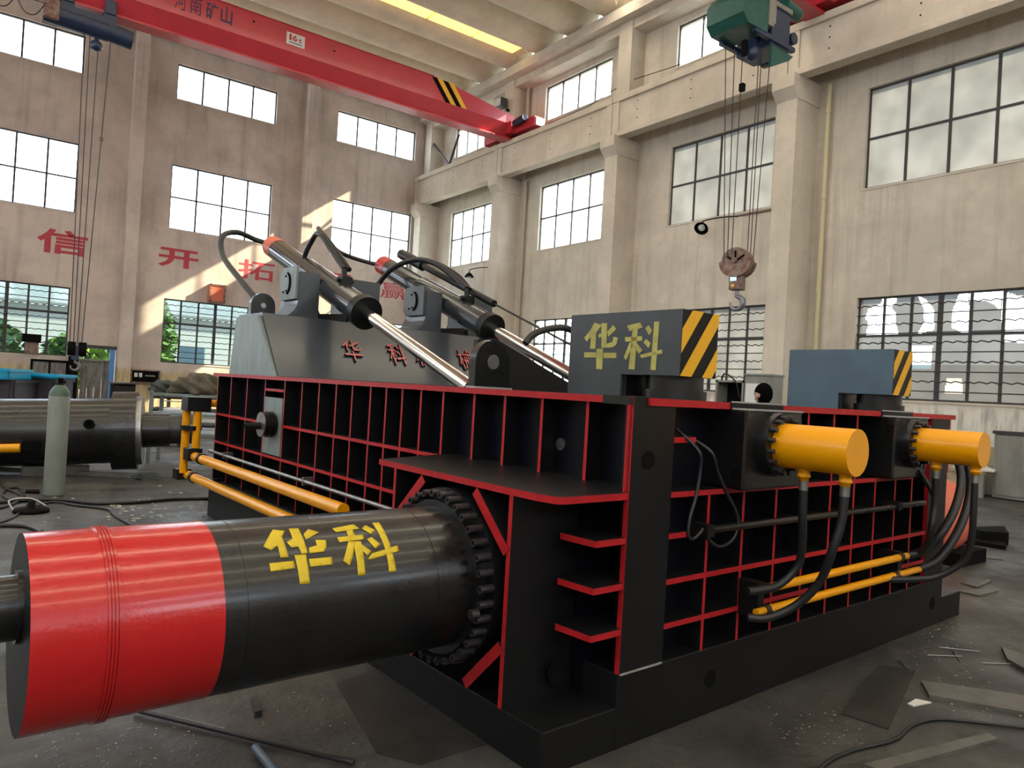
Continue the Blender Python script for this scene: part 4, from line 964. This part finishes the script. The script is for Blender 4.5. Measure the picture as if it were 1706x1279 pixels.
# ==================================================================================================
# THINGS AROUND
# ==================================================================================================
# steel gas cylinder
g = thing('gas_cylinder', 'tall grey green gas cylinder standing alone at the left', 'cylinder', (.945, 10.72, 0))
MB().lathe((0, 0, 0), (0, 0, 1), [(0, 0), (0, .105), (.02, .118), (1.24, .118), (1.30, .108), (1.35, .08), (1.38, .045), (1.39, .03)], n=32).build('body', 'gas', g)
MB().lathe((0, 0, 1.245), (0, 0, 1), [(0, .1185), (.055, .110), (.105, .082), (.14, .046)], n=32).build('painted_shoulder', mat('dark_green_band', (.05, .09, .06), .45), g)
MB().lathe((0, 0, 1.37), (0, 0, 1), [(0, .042), (.03, .042), (.032, .025), (.07, .025), (.072, .034), (.10, .034), (.102, 0)], n=18).cyl((.0, 0, 1.42), (.06, 0, 1.42), .014, n=10).build('valve', 'dark', g)

# second big cylinder lying at the back left
ctr = on_y(209.5, 717, 12.6); ax_ = (Vector((_r.x, _r.y, 0)).normalized()*math.cos(R(23))+Vector((_f.x, _f.y, 0)).normalized()*math.sin(R(23))+Vector((0, 0, .05))).normalized()
t = thing('hydraulic_cylinder', 'second fat black hydraulic cylinder lying on the floor behind the gas cylinder', 'cylinder', tuple(ctr))
MB().cyl(-ax_*3.6, -ax_*.02, .495, n=72).build('barrel', 'black', t)
MB().cyl(-ax_*.17, ax_*.17, .60, n=80).build('flange', 'black', t, bevel=.02)
MB().cyl(ax_*.17, ax_*.24, .53, n=72).build('flange_face', 'steel', t)
MB().cyl(ax_*.24, ax_*.62, .27, .26, n=56).build('nose', 'black', t, bevel=.02)
MB().cyl(ax_*.62, ax_*.95, .225, n=48).build('rod_end', 'darksteel', t, bevel=.01)
MB().ring(ax_*.76, ax_*.80, .232, .2, n=48).build('seal_ring', 'rubber', t)
s_, u_ = _r.normalized(), Vector((0, 0, 1)); tow = ax_.cross(Vector((0, 0, 1))).normalized()
pc = -ax_*.44+tow*.48+u_*.14; MB().ring(pc, pc+tow*.06, .07, .04, n=18).cyl(pc, pc+tow*.02, .045, n=12).build('port', 'dark', t)
pc = -ax_*1.13+tow*.49-u_*.17
MB().box(pc-Vector((.12, .04, .08)), pc+Vector((.10, .07, .08))).build('pipe_clamp', 'dark', t, bevel=.01)
pc2 = -ax_*2.0+tow*.56-u_*.18; o = MB().cyl(pc2-ax_*1.6, pc2+ax_*.74, .062, n=24).build('pipe', 'yellow', t); o['label'] = 'yellow pipe'
for k_ in (-.9, -2.6):
    c = ctr+ax_*k_; 
    tag(MB().box((-.42, -.16, 0), (.42, .16, max(.04, c.z-.50))).build('timber_block', 'plank'), 'flat timber block under the %s of the second black cylinder' % ('front' if k_ > -1 else 'rear'), 'block').location = (c.x, c.y, 0)
o = MB().box((-1.5, -.05, 0), (1.5, .05, .06)).build('steel_bar', 'plank'); tag(o, 'long flat bar on the floor in front of the second black cylinder', 'bar'); p_ = on_z(160, 792); o.location = p_; o.rotation_euler.z = -YAW+.02

# crates with blue trays behind it
def crate(x, y, w_, d_, z0, h_, lab, mt='darkplastic', cat='crate', rz=-.5, ribs=True, nm='crate'):
    t = thing(nm, lab, cat, (x, y, z0), rz)
    mb = MB(); e = .03
    mb.prism([(-w_/2, -d_/2, 0), (w_/2, -d_/2, 0), (w_/2, d_/2, 0), (-w_/2, d_/2, 0)], (0, 0, .03))
    for a_, b_ in (((-w_/2, -d_/2), (w_/2, -d_/2+e)), ((-w_/2, d_/2-e), (w_/2, d_/2)), ((-w_/2, -d_/2), (-w_/2+e, d_/2)), ((w_/2-e, -d_/2), (w_/2, d_/2))): mb.box((*a_, 0), (*b_, h_))
    mb.build('body', mt, t)
    MB().box((-w_/2-.03, -d_/2-.03, h_-.05), (w_/2+.03, -d_/2+.01, h_)).box((-w_/2-.03, d_/2-.01, h_-.05), (w_/2+.03, d_/2+.03, h_)).box((-w_/2-.03, -d_/2, h_-.05), (-w_/2+.01, d_/2, h_)).box((w_/2-.01, -d_/2, h_-.05), (w_/2+.03, d_/2, h_)).build('rim', mt, t)
    if ribs:
        for k_ in range(5): MB().box((-w_/2+w_*(k_+.5)/5-.015, -d_/2-.02, .03), (-w_/2+w_*(k_+.5)/5+.015, -d_/2, h_-.05)).build('rib', mt, t)
    return t
crate(.48, 17.1, 1.0, .8, 0, .66, 'lower dark crate at the left edge, under the one with the bright blue tray'); crate(.48, 17.1, 1.0, .8, .67, .62, 'upper dark crate at the left edge, right under the bright blue tray')
crate(1.30, 17.7, .72, .8, 0, .62, 'lower dark crate just left of the gas cylinder neck'); crate(1.30, 17.7, .72, .8, .63, .70, 'upper dark crate under the thin blue tray, left of the gas cylinder')
crate(.36, 17.0, 1.05, .8, 1.30, .20, 'bright blue plastic tray, taller, at the left edge on the dark crates', 'blueplastic', 'tray', ribs=False, nm='tray')
crate(1.30, 17.6, .78, .8, 1.34, .09, 'thin blue plastic tray on the dark crates, right of the taller blue tray', 'blueplastic', 'tray', ribs=False, nm='tray')
# dark cabinet by the pilaster
t = thing('cabinet', 'dark steel cabinet standing behind the flange of the second cylinder', 'cabinet', (3.07, 20, 0))
MB().box((-.24, -.25, 0), (.24, .25, 1.25)).build('body', 'dark', t, bevel=.01); MB().box((-.27, -.28, 1.25), (.27, .28, 1.28)).build('top', 'darksteel', t); MB().box((-.22, -.262, .06), (.22, -.25, 1.2)).build('door', 'blackflat', t)
# electrical niche on the end wall
t = thing('fuse_board', 'dark recessed fuse board on the end wall right of the doorway', 'fuse board', (5.42, YA, 1.36))
MB().box((-.50, -.06, -.26), (.50, 0, .24)).build('back_board', 'dark', t)
MB().box((-.50, -.14, .20), (.50, -.0, .24)).box((-.50, -.14, -.26), (.50, 0, -.22)).box((-.5, -.14, -.26), (-.46, 0, .24)).box((.46, -.14, -.26), (.5, 0, .24)).build('frame', 'rust', t)
for k_ in range(2): MB().box((-.38+.16*k_, -.10, -.04), (-.27+.16*k_, -.05, .12)).build('fuse', 'white', t)
MB().box((.0, -.10, .0), (.34, -.05, .05)).build('switch_bar', 'cabinet', t)
# red box above the lower window
t = thing('wall_box', 'small open orange red box on the end wall above the lower window', 'box', (7.8, YA, 4.44))
MB().box((-.30, -.30, 0), (.30, 0, .70)).build('body', 'redbox', t); MB().box((-.31, -.33, -.01), (-.24, -.29, .71)).box((.24, -.33, -.01), (.31, -.29, .71)).box((-.3, -.33, .65), (.3, -.29, .71)).box((-.3, -.33, 0), (.3, -.29, .05)).build('frame', 'rust', t)
# notice board / boards low on the end wall
t = thing('wooden_hatch', 'old dark framed hatch low on the end wall behind the crates', 'hatch', (2.33, YA, .35))
MB().box((-.55, -.05, 0), (.55, 0, 1.38)).build('panel', 'oldboard', t)
for a_, b_ in ((-.57, -.50), (.50, .57), (-.03, .03)): MB().box((a_, -.08, 0), (b_, -.05, 1.40)).build('stile', 'dark', t)
MB().box((-.57, -.08, 1.34), (.57, -.05, 1.42)).build('rail', 'dark', t)
o = MB().box((-.15, -.12, 0), (.15, .12, 1.95)).build('cable_post', 'dark'); tag(o, 'dark post on the left side of the doorway behind the small hook', 'post'); o.location = (3.04, YA-.14, 0)
# exhaust fan in lower window
t = thing('window_fan', 'dark box fan set in the lower left window', 'fan', (1.75, YA-.05, 2.35)); MB().box((-.28, -.1, 0), (.28, .2, .28)).build('housing', 'dark', t); MB().box((-.18, -.05, -.4), (.22, .1, 0)).build('board', 'rust', t)

# heap of tarpaulin on a rack, behind the press at the left
t = thing('rack', 'pale green steel rack heaped with cloth behind the yellow pipes', 'rack', (3.28, 14.2, 0), -.4)
for x_ in (-.55, .55):
    for y_ in (-.4, .4): MB().box((x_-.03, y_-.03, 0), (x_+.03, y_+.03, 1.28)).build('leg', 'palegrey', t)
for z_ in (.5, .85, 1.2): MB().box((-.58, -.43, z_), (.58, .43, z_+.04)).build('shelf', 'palegrey', t)
def heap(nm, lab, c, sx_, sy_, sz_, mt, seed, cat):
    rnd = random.Random(seed); bm = bmesh.new(); bmesh.ops.create_icosphere(bm, subdivisions=4, radius=1)
    ph = [rnd.uniform(0, 6) for _ in range(9)]
    for v in bm.verts:
        p_ = v.co; k_ = 1+.10*math.sin(5*p_.x+ph[0])+.09*math.sin(7*p_.y+ph[1]+2*p_.z)+.07*math.sin(11*p_.x+9*p_.z+ph[2])+.04*math.sin(19*p_.y+13*p_.x+ph[3])
        v.co = Vector((p_.x*sx_*k_, p_.y*sy_*k_, max(p_.z, -.35)*sz_*k_))
    me = bpy.data.meshes.new(nm); bm.to_mesh(me); bm.free(); me.materials.append(M[mt])
    for p_ in me.polygons: p_.use_smooth = True
    o = bpy.data.objects.new(nm, me); COL.objects.link(o); o.location = c; tag(o, lab, cat); return o
heap('tarpaulin', 'crumpled drab brown tarpaulin heaped on the rack', (3.42, 14.1, 1.34), .50, .38, .27, 'tarp', 3, 'cloth')
heap('cloth_heap', 'dark green cloth slumped beside the brown tarpaulin', (2.95, 14.4, 1.28), .32, .30, .17, 'tarp2', 5, 'cloth')
t = thing('welding_machine', 'white welding machine with dark side, behind the yellow uprights', 'machine', tuple(on_z(292, 742)), -.5)
MB().box((-.25, -.3, .12), (.25, .3, .82)).build('case', 'white', t, bevel=.02); MB().box((-.26, -.24, .2), (-.25, .24, .74)).build('grille_panel', 'dark', t)
for x_ in (-.2, .2): MB().cyl((x_, -.32, .08), (x_, -.27, .08), .08, n=14).build('wheel', 'rubber', t)
MB().tube([(-.22, -.3, .82), (-.22, -.3, .98), (.22, -.3, .98), (.22, -.3, .82)], .014, n=6, smooth=False).build('handle', 'steel', t)
t = thing('power_unit', 'grey boxed power unit behind the far end of the press', 'machine', (2.78, 9.35, 0), YM)
MB().box((-.12, -.2, .3), (.28, .25, 1.15)).build('tank', 'bluegrey', t, bevel=.01); MB().box((-.14, -.22, 0), (.30, .27, .3)).build('skid', 'dark', t)
for k_, (x_, y_, z_, l_) in enumerate(((3.1, 18.4, .95, 1.6), (3.2, 18.6, .80, 1.9), (3.4, 18.3, .64, 1.4))):
    pass
t = thing('bar_rack', 'low rack of dark steel bars behind the nose of the second cylinder', 'rack', (4.9, 20.3, 0), -.45)
for z_ in (.25, .62, .95):
    for y_ in (-.25, 0, .25): MB().cyl((-1.1, y_, z_), (1.3, y_, z_+.02), .05, n=10).build('bar', 'darksteel', t)
for x_ in (-.8, .9): MB().box((x_-.04, -.35, 0), (x_+.04, -.29, 1.05)).box((x_-.04, .29, 0), (x_+.04, .35, 1.05)).build('upright', 'rust', t)

# lamps on the side wall
def wall_lamp(y, z, lab, arm, aim=(-.6, -.2, -.6)):
    t = thing('wall_lamp', lab, 'lamp', (XB, y, z), 0)
    MB().tube([(0, arm, .28), (-.25, arm*.5, .26), (-.40, 0, .2), (-.42, 0, .06)], .018, n=6).build('arm', 'dark', t)
    MB().lathe((-.42, 0, .08), aim, [(0, .03), (.04, .10), (.16, .19), (.20, .21)], n=20).build('shade', 'dark', t)
    MB().lathe((-.42, 0, .08), aim, [(.08, 0), (.09, .09), (.17, .11), (.22, .07), (.24, 0)], n=16).build('bulb', 'lampglass', t)
wall_lamp(13.95, 6.72, 'black shaded wall lamp below the middle window, left of the big hook', -.9)
wall_lamp(26.4, 6.5, 'small wire wall lamp below the far window, above the second lid cylinder', -.9, (0, 0, -1))
o = MB().cyl((XB-.03, 13.0, 7.0), (XB-.03, 11.7, 7.0), .025, n=8).build('conduit', 'rust'); tag(o, 'short brown conduit under the middle window beside the black lamp', 'pipe')
t = thing('floodlight', 'square floodlight on a bracket by the upper window, behind the red bridge end', 'lamp', (16.7, 24.0, 13.05))
MB().box((-.28, -.2, -.16), (.05, .2, .2)).build('housing', 'darksteel', t, bevel=.02); MB().box((-.30, -.17, -.13), (-.28, .17, .17)).build('glass', 'lampglass', t); MB().box((.0, -.22, -.3), (.8, -.18, -.2)).build('bracket', 'dark', t)
t = thing('stay_brackets', 'crossed steel struts in front of the far upper window, under the red bridge end', 'bracket', (17.0, 28.2, 11.5))
MB().cyl((0, 1.9, 1.55), (-.1, .1, .1), .06, n=6).build('strut', 'darksteel', t); MB().cyl((-.1, -.6, 1.3), (-.1, .1, .1), .06, n=6).build('strut', 'darksteel', t)
tag(MB().tube([(17.35, 22.6, 11.9), (17.35, 19.6, 11.95), (17.0, 17.4, 12.05), (17.35, 15.4, 12.1)], .012, n=5, smooth=False).build('wire', 'dark'), 'thin black wire strung across the upper right wall', 'wire')

# ------------------------------------------------------------------ cabinet, bench, tank, scrap at the right wall
t = thing('cupboard', 'grey two door steel cupboard against the right wall', 'cupboard', (17.15, 5.5, .02))
MB().box((-.2, -.9, 0), (.33, .55, 1.32)).build('body', 'cabinet', t)
MB().box((-.23, -.10, .06), (-.2, .50, 1.27)).build('door', 'cabinet', t, bevel=.006); MB().box((-.23, -.85, .06), (-.2, -.13, 1.27)).build('door', 'cabinet', t, bevel=.006)
MB().cyl((-.29, -.05, .62), (-.23, -.05, .62), .05, n=14).cyl((-.27, -.05, .62), (-.27, -.14, .60), .014, n=8).build('handle', 'steel', t)
MB().box((-.25, -.93, 1.30), (.33, .58, 1.36)).build('top', 'darksteel', t)
t = thing('workbench', 'low workbench with pale panelled front beside the grey cupboard', 'bench', (16.95, 6.95, 0))
MB().box((-.38, -.85, .48), (.4, .95, .54)).build('top', 'wood', t); MB().box((-.33, -.80, .08), (-.30, .9, .48)).build('front_panel', 'wood', t)
for y_ in (-.82, .9): MB().box((-.37, y_-.04, 0), (-.29, y_+.04, .5)).build('leg', 'cabinet', t)
heap('plastic_sheet', 'crumpled white plastic sheet on the low workbench', (16.85, 6.35, .56), .26, .35, .10, 'paper', 9, 'sheet')
t = thing('splashback', 'beige tiled strip on the wall above the workbench', 'panel', (XB-.03, 6.9, .6)); MB().box((-.02, -.8, 0), (0, 1.0, .42)).build('board', 'tan', t)
for k_ in range(8): MB().box((-.03, -.78+k_*.22, .02), (-.02, -.58+k_*.22, .19)).build('tile', 'tan', t); MB().box((-.03, -.78+k_*.22, .21), (-.02, -.58+k_*.22, .38)).build('tile', 'tan', t)
t = thing('dished_tank', 'orange red dished steel tank end behind the right corner of the press', 'tank', (8.9, 3.78, .05))
axv = Vector((-.35, -.25, .1)).normalized()
MB().lathe((0, 0, .46), axv, [(-.6, .44), (.0, .44), (.10, .41), (.18, .32), (.23, .18), (.25, .0)], n=40).build('shell', 'orange', t); MB().box((-.2, -.4, -.05), (.5, .4, .10)).build('cradle', 'dark', t)
def slab(nm, quad, h, mt, lab, cat, z=0.0):
    """flat piece whose outline was measured on the floor"""
    P = [on_z(x_, y_, z) for x_, y_ in quad]; c = sum(P, Vector())/len(P); c.z = z
    o = MB().prism([p-c for p in P], (0, 0, h)).build(nm, mt, bevel=.002); o.location = c; tag(o, lab, cat); return o
slab('steel_sheet', [(1402, 1190), (1480, 1216), (1524, 1118), (1468, 1108), (1440, 1133)], .008, 'plate', 'dark rusty steel sheet lying flat right of the press base', 'sheet')
slab('steel_strip', [(1534, 1138), (1548, 1163), (1740, 1198), (1740, 1168)], .02, 'plank', 'long grey steel strip on the floor at the right edge', 'strip')
slab('steel_strip', [(1438, 1279), (1470, 1290), (1662, 1236), (1645, 1226)], .02, 'plank', 'narrow grey steel strip lower right, below the floor cable', 'strip')
slab('angle_iron', [(1668, 1083), (1678, 1104), (1740, 1140), (1740, 1112)], .03, 'plank', 'dark angle iron at the right edge of the floor', 'bar')
slab('floor_plate', [(628, 1255), (700, 1275), (810, 1240), (765, 1200), (640, 1110), (560, 1140)], .006, 'plate', 'dark steel plate on the floor under the main cylinder', 'sheet')
for i, (q_, lab) in enumerate((([(1596, 890), (1604, 905), (1676, 916), (1676, 900)], 'dark steel channel on the floor behind the press, farthest'), ([(1600, 920), (1600, 926), (1672, 934), (1672, 929)], 'thin pale bar in front of the dark channel at the right'),
                               ([(1590, 985), (1625, 984), (1664, 986), (1630, 994)], 'bent dark plate scrap right of the press corner'), ([(1600, 972), (1628, 980), (1652, 969), (1645, 967), (1625, 975)], 'narrow angled scrap strip above the bent plate scrap'))):
    slab('scrap_bar', q_, .05 if i == 0 else .015, 'dark' if i == 0 else 'plank', lab, 'scrap')
slab('scrap_block', [(1560+60, 897), (1632, 905), (1680, 908), (1672, 895)], .16, 'dark', 'black steel block behind the right corner of the press', 'block')
o = slab('white_rag', [(1512, 1173), (1522, 1177), (1552, 1171), (1526, 1165)], .006, 'paper', 'small white rag beside the dark steel sheet', 'rag')
for i, (a_, b_) in enumerate((((1566, 1078), (1632, 1085)), ((1545, 1091), (1603, 1093)), ((1588, 1083), (1600, 1102)), ((1497, 1100), (1520, 1121)), ((1636, 1104), (1690, 1106)))):
    A_, B_ = on_z(*a_, .006), on_z(*b_, .006); o = MB().cyl(Vector(), B_-A_, .004, n=6).build('welding_rod', 'steel'); o.location = A_
    tag(o, ('longest thin welding rod on the floor, nearly level, right of the press base', 'bright thin welding rod just below the longest one', 'short slanting welding rod crossing below the longest one', 'thin welding rod at the upper tip of the dark rusty sheet', 'thin welding rod beside the dark angle iron at the right edge')[i], 'rod', 'scattered welding rods')
P_ = [on_z(x_, y_, .01) for x_, y_ in ((1340, 1310), (1375, 1272), (1420, 1250), (1490, 1232), (1520, 1208), (1560, 1198), (1620, 1202), (1706, 1212), (1760, 1216))]
tag(MB().tube(P_, .009, n=8).build('floor_cable', 'rubber'), 'thin black cable snaking across the floor at the lower right', 'cable')
# lower left: rod, pipe, small scrap under the big cylinder
A_, B_ = on_z(225, 1182, .02), on_z(590, 1270, .02); tag(MB().cyl(A_, B_, .012, n=8).build('long_rod', 'darksteel'), 'long dark steel rod on the floor under the red banded cylinder', 'rod')
A_, B_ = on_z(245, 1186, .02), on_z(375, 1216, .02); tag(MB().cyl(A_, B_, .010, n=8).build('short_rod', 'steel'), 'short bright rod lying along the long dark rod', 'rod')
A_, B_ = on_z(425, 1245, .03), on_z(470, 1300, .03); tag(MB().ring(A_, B_, .018, .014, n=16).build('steel_tube', 'bluegrey'), 'bluish steel tube at the bottom edge below the red banded cylinder', 'tube')
slab('scrap_chip', [(418, 1168), (424, 1196), (436, 1193), (430, 1166)], .03, 'darksteel', 'small dark steel offcut under the black part of the cylinder', 'scrap')
# grit and swarf: scattered, nobody could count it
mb = MB(); rnd = random.Random(5)
def grit(x0, x1, y0, y1, n, s0, s1, mi):
    for _ in range(n):
        p_ = on_z(rnd.uniform(x0, x1), rnd.uniform(y0, y1)); s_ = rnd.uniform(s0, s1); a_ = rnd.uniform(0, 3.14); e_ = Vector((math.cos(a_), math.sin(a_), 0))*s_; f_ = Vector((-math.sin(a_), math.cos(a_), 0))*s_*rnd.uniform(.2, .7)
        if on_u(0, 0, 1) is None: pass
        mb.add([p_-e_-f_, p_+e_-f_, p_+e_+f_, p_-e_+f_, p_+Vector((0, 0, s_*.4))], [(0, 1, 4), (1, 2, 4), (2, 3, 4), (3, 0, 4)], mi)
grit(1280, 1440, 1170, 1240, 70, .003, .008, 0); grit(1500, 1706, 1040, 1120, 60, .004, .010, 0); grit(1560, 1706, 1120, 1200, 25, .004, .01, 1)
grit(60, 330, 1190, 1279, 90, .003, .007, 0); grit(400, 620, 1150, 1279, 50, .003, .007, 0); grit(180, 345, 838, 868, 60, .01, .03, 0); grit(0, 340, 800, 870, 40, .01, .03, 1); grit(1450, 1600, 1030, 1080, 40, .004, .01, 0)
tag(mb.build('floor_grit', ['steel', 'tan']), 'scattered swarf and grit on the workshop floor', 'debris', kind='stuff')

# cables and wheel base at the left
def fcab(pts, r, lab, nm='floor_cable', cat='cable'):
    return tag(MB().tube([on_z(x_, y_, r+z_) for x_, y_, z_ in [(p+(0,))[:3] for p in pts]], r, n=8).build(nm, 'rubber'), lab, cat)
fcab([(-20, 838), (60, 832), (110, 833), (160, 838), (230, 836), (290, 831), (350, 830)], .022, 'thick black cable running along the floor to the press, left side')
fcab([(50, 845), (90, 836), (130, 842), (178, 848), (190, 858), (222, 876)], .014, 'thin black cable curving towards the big red banded cylinder')
fcab([(0, 800), (8, 812), (30, 822), (40, 828), (20, 832), (5, 825), (12, 815), (30, 812), (38, 822), (28, 836), (0, 846)], .016, 'tangled coil of black cable on the floor at the left edge')
fcab([(0, 870), (25, 860), (40, 846), (55, 830)], .012, 'black cable at the left edge below the tangled coil')
fcab([(-10, 875), (40, 876), (70, 886)], .02, 'thick cable partly hidden behind the end of the red banded cylinder')
c = on_z(52, 853); t = thing('wheel_base', 'round black iron base with stub post on the floor near the gas cylinder', 'base', tuple(c))
MB().lathe((0, 0, 0), (0, 0, 1), [(0, 0), (0, .17), (.03, .175), (.04, .16), (.045, .04), (.12, .035), (.125, 0)], n=32).build('foot', 'dark', t)
MB().tube([(-.16, 0, .02), (-.2, .1, .12), (0, .12, .13), (.14, .05, .05)], .012, n=6).build('lever', 'steel', t)
slab('hook_bar', [(42, 819), (42, 822), (66, 823), (66, 819)], .03, 'dark', 'small dark bar on the floor left of the gas cylinder', 'bar')
heap('oily_rags', 'dark oily rags on the floor by the flange of the second cylinder', tuple(on_z(255, 797)), .35, .2, .07, 'tarp2', 11, 'rags')

# ==================================================================================================
# PERSON behind the press
# ==================================================================================================
pe = thing('person', 'black haired person in dark clothes standing behind the press, facing left', 'person', (8.0, 5.43, 0), R(88))
def skinmesh(nm, verts, edges, radii, mt, par, sub=2):
    me = bpy.data.meshes.new(nm); me.from_pydata(verts, edges, []); me.materials.append(M[mt]); o = bpy.data.objects.new(nm, me); COL.objects.link(o); o.parent = par
    sk_ = o.modifiers.new('skin', 'SKIN'); sk_.use_smooth_shade = True
    for i, r__ in enumerate(radii): me.skin_vertices[0].data[i].radius = (r__, r__) if not isinstance(r__, tuple) else r__
    me.skin_vertices[0].data[0].use_root = True
    su = o.modifiers.new('sub', 'SUBSURF'); su.levels = sub; su.render_levels = sub; return o
# local frame: +x forward (facing), y left, z up ; 1.78 m tall
Vt = [(0, 0, .98), (0, 0, 1.18), (0, 0, 1.38), (0, 0, 1.50), (.01, 0, 1.60), (.0, .19, 1.46), (-.03, .25, 1.18), (.08, .24, .95), (0, -.19, 1.46), (-.03, -.25, 1.18), (.08, -.24, .95),
      (0, .10, .90), (.02, .11, .50), (-.02, .11, .08), (.14, .12, .04), (0, -.10, .90), (.02, -.11, .50), (-.02, -.11, .08), (.14, -.12, .04)]
Ed = [(0, 1), (1, 2), (2, 3), (3, 4), (3, 5), (5, 6), (6, 7), (3, 8), (8, 9), (9, 10), (0, 11), (11, 12), (12, 13), (13, 14), (0, 15), (15, 16), (16, 17), (17, 18)]
Rd = [(.13, .15), (.12, .14), (.13, .17), (.10, .12), .055, .062, .045, .035, .062, .045, .035, .09, .062, .045, .035, .09, .062, .045, .035]
bd = skinmesh('body', Vt, Ed, Rd, 'shirt', pe)
MB().lathe((0.01, 0, 1.50), (.1, 0, 1), [(0, .06), (.06, .055), (.14, .055)], n=20).build('neck', 'skin', pe)
bm = bmesh.new(); bmesh.ops.create_uvsphere(bm, u_segments=32, v_segments=24, radius=1)
for v in bm.verts:
    p_ = v.co; x_, y_, z_ = p_.x, p_.y, p_.z
    tap = 1-.22*max(0, -z_); fx = x_*.098*tap+(.02 if x_ > 0 and z_ < 0 else 0)*(-z_)
    if x_ > .8 and abs(y_) < .22 and -.35 < z_ < .12: fx += .018*(1-abs(y_)/.22)
    v.co = Vector((fx, y_*.078*tap, z_*.118))
me = bpy.data.meshes.new('head'); bm.to_mesh(me); bm.free(); me.materials.append(M['skin'])
for p_ in me.polygons: p_.use_smooth = True
hd = bpy.data.objects.new('head', me); COL.objects.link(hd); hd.parent = pe; hd.location = (.02, 0, 1.765); hd.scale = (1.1, 1.1, 1.1)
for s_ in (-1, 1):
    MB().lathe((.0, s_*.074, -.01), (0, s_, 0), [(0, .026), (.012, .028), (.018, .018), (.012, .0)], n=14).build('ear', 'skin', hd)
    MB().lathe((.088, s_*.032, .01), (1, 0, 0), [(0, .012), (.006, .009), (.009, 0)], n=10).build('eye', 'dark', hd)
MB().box((.094, -.022, -.06), (.102, .022, -.052)).build('mouth', 'redbox', hd, bevel=.002)
bm = bmesh.new(); bmesh.ops.create_uvsphere(bm, u_segments=40, v_segments=28, radius=1)
rm = []
for v in bm.verts:
    p_ = v.co.copy(); v.co = Vector((p_.x*.108-.006, p_.y*.088, p_.z*.125+.012))*(1+.015*math.sin(23*p_.x+17*p_.z)+.012*math.sin(31*p_.y))
    if p_.z < .05 and p_.x > .22 or p_.z < -.80 or (p_.x > .82 and p_.z < .42): rm.append(v)
bmesh.ops.delete(bm, geom=rm, context='VERTS')
me = bpy.data.meshes.new('hair'); bm.to_mesh(me); bm.free(); me.materials.append(M['hair'])
for p_ in me.polygons: p_.use_smooth = True
hr = bpy.data.objects.new('hair', me); COL.objects.link(hr); hr.parent = hd; md = hr.modifiers.new('s', 'SOLIDIFY'); md.thickness = .012
for s_ in (-1, 1):
    for k_ in range(5): 
        o = MB().tube([(.08, s_*(.235+.0), .93), (.09, s_*.235+(k_-2)*.016, .87), (.10, s_*.235+(k_-2)*.018, .82-(.012 if k_ == 2 else 0)), (.11, s_*.235+(k_-2)*.016, .79)], .009, n=8).build('finger', 'skin', pe)

# electric cabinet group behind the press, right (between boxes)
ya, yb, yc = on_x(1192, 640, 14.2).y, on_x(1239, 640, 14.2).y, on_x(1283, 640, 14.2).y; zt = on_x(1215, 633, 14.2).z
t = thing('control_cabinet', 'open pale grey control cabinet with black cables behind the striped box', 'cabinet', (14.2, yb, 0), 0)
D_ = ya-yb
MB().box((0, -.0, 0), (.5, .05, zt)).box((0, D_-.05, 0), (.5, D_, zt)).box((0, 0, zt-.05), (.5, D_, zt)).box((.46, 0, 0), (.5, D_, zt)).build('case', 'cabinet', t)
MB().box((.40, .05, .2), (.45, D_-.05, zt-.06)).build('back_panel', 'dark', t)
MB().tube([(.1, D_*.9, zt-.1), (-.1, D_*.6, zt+.14), (.0, D_*.3, zt-.02), (.1, D_*.2, zt-.4)], .02, n=6).build('cable', 'rubber', t)
t = thing('steel_locker', 'pale grey steel locker with closed door behind the black haired person', 'cabinet', (14.2, yc, 0), 0)
D_ = yb-yc-.02
MB().box((0, 0, 0), (.5, D_, zt+.12)).build('case', 'cabinet', t, bevel=.01); MB().box((-.02, .05, .2), (0, D_-.05, zt-.06)).build('door', 'white', t)
MB().box((-.03, -.02, zt+.12), (.52, D_, zt+.16)).build('top', 'palegrey', t)
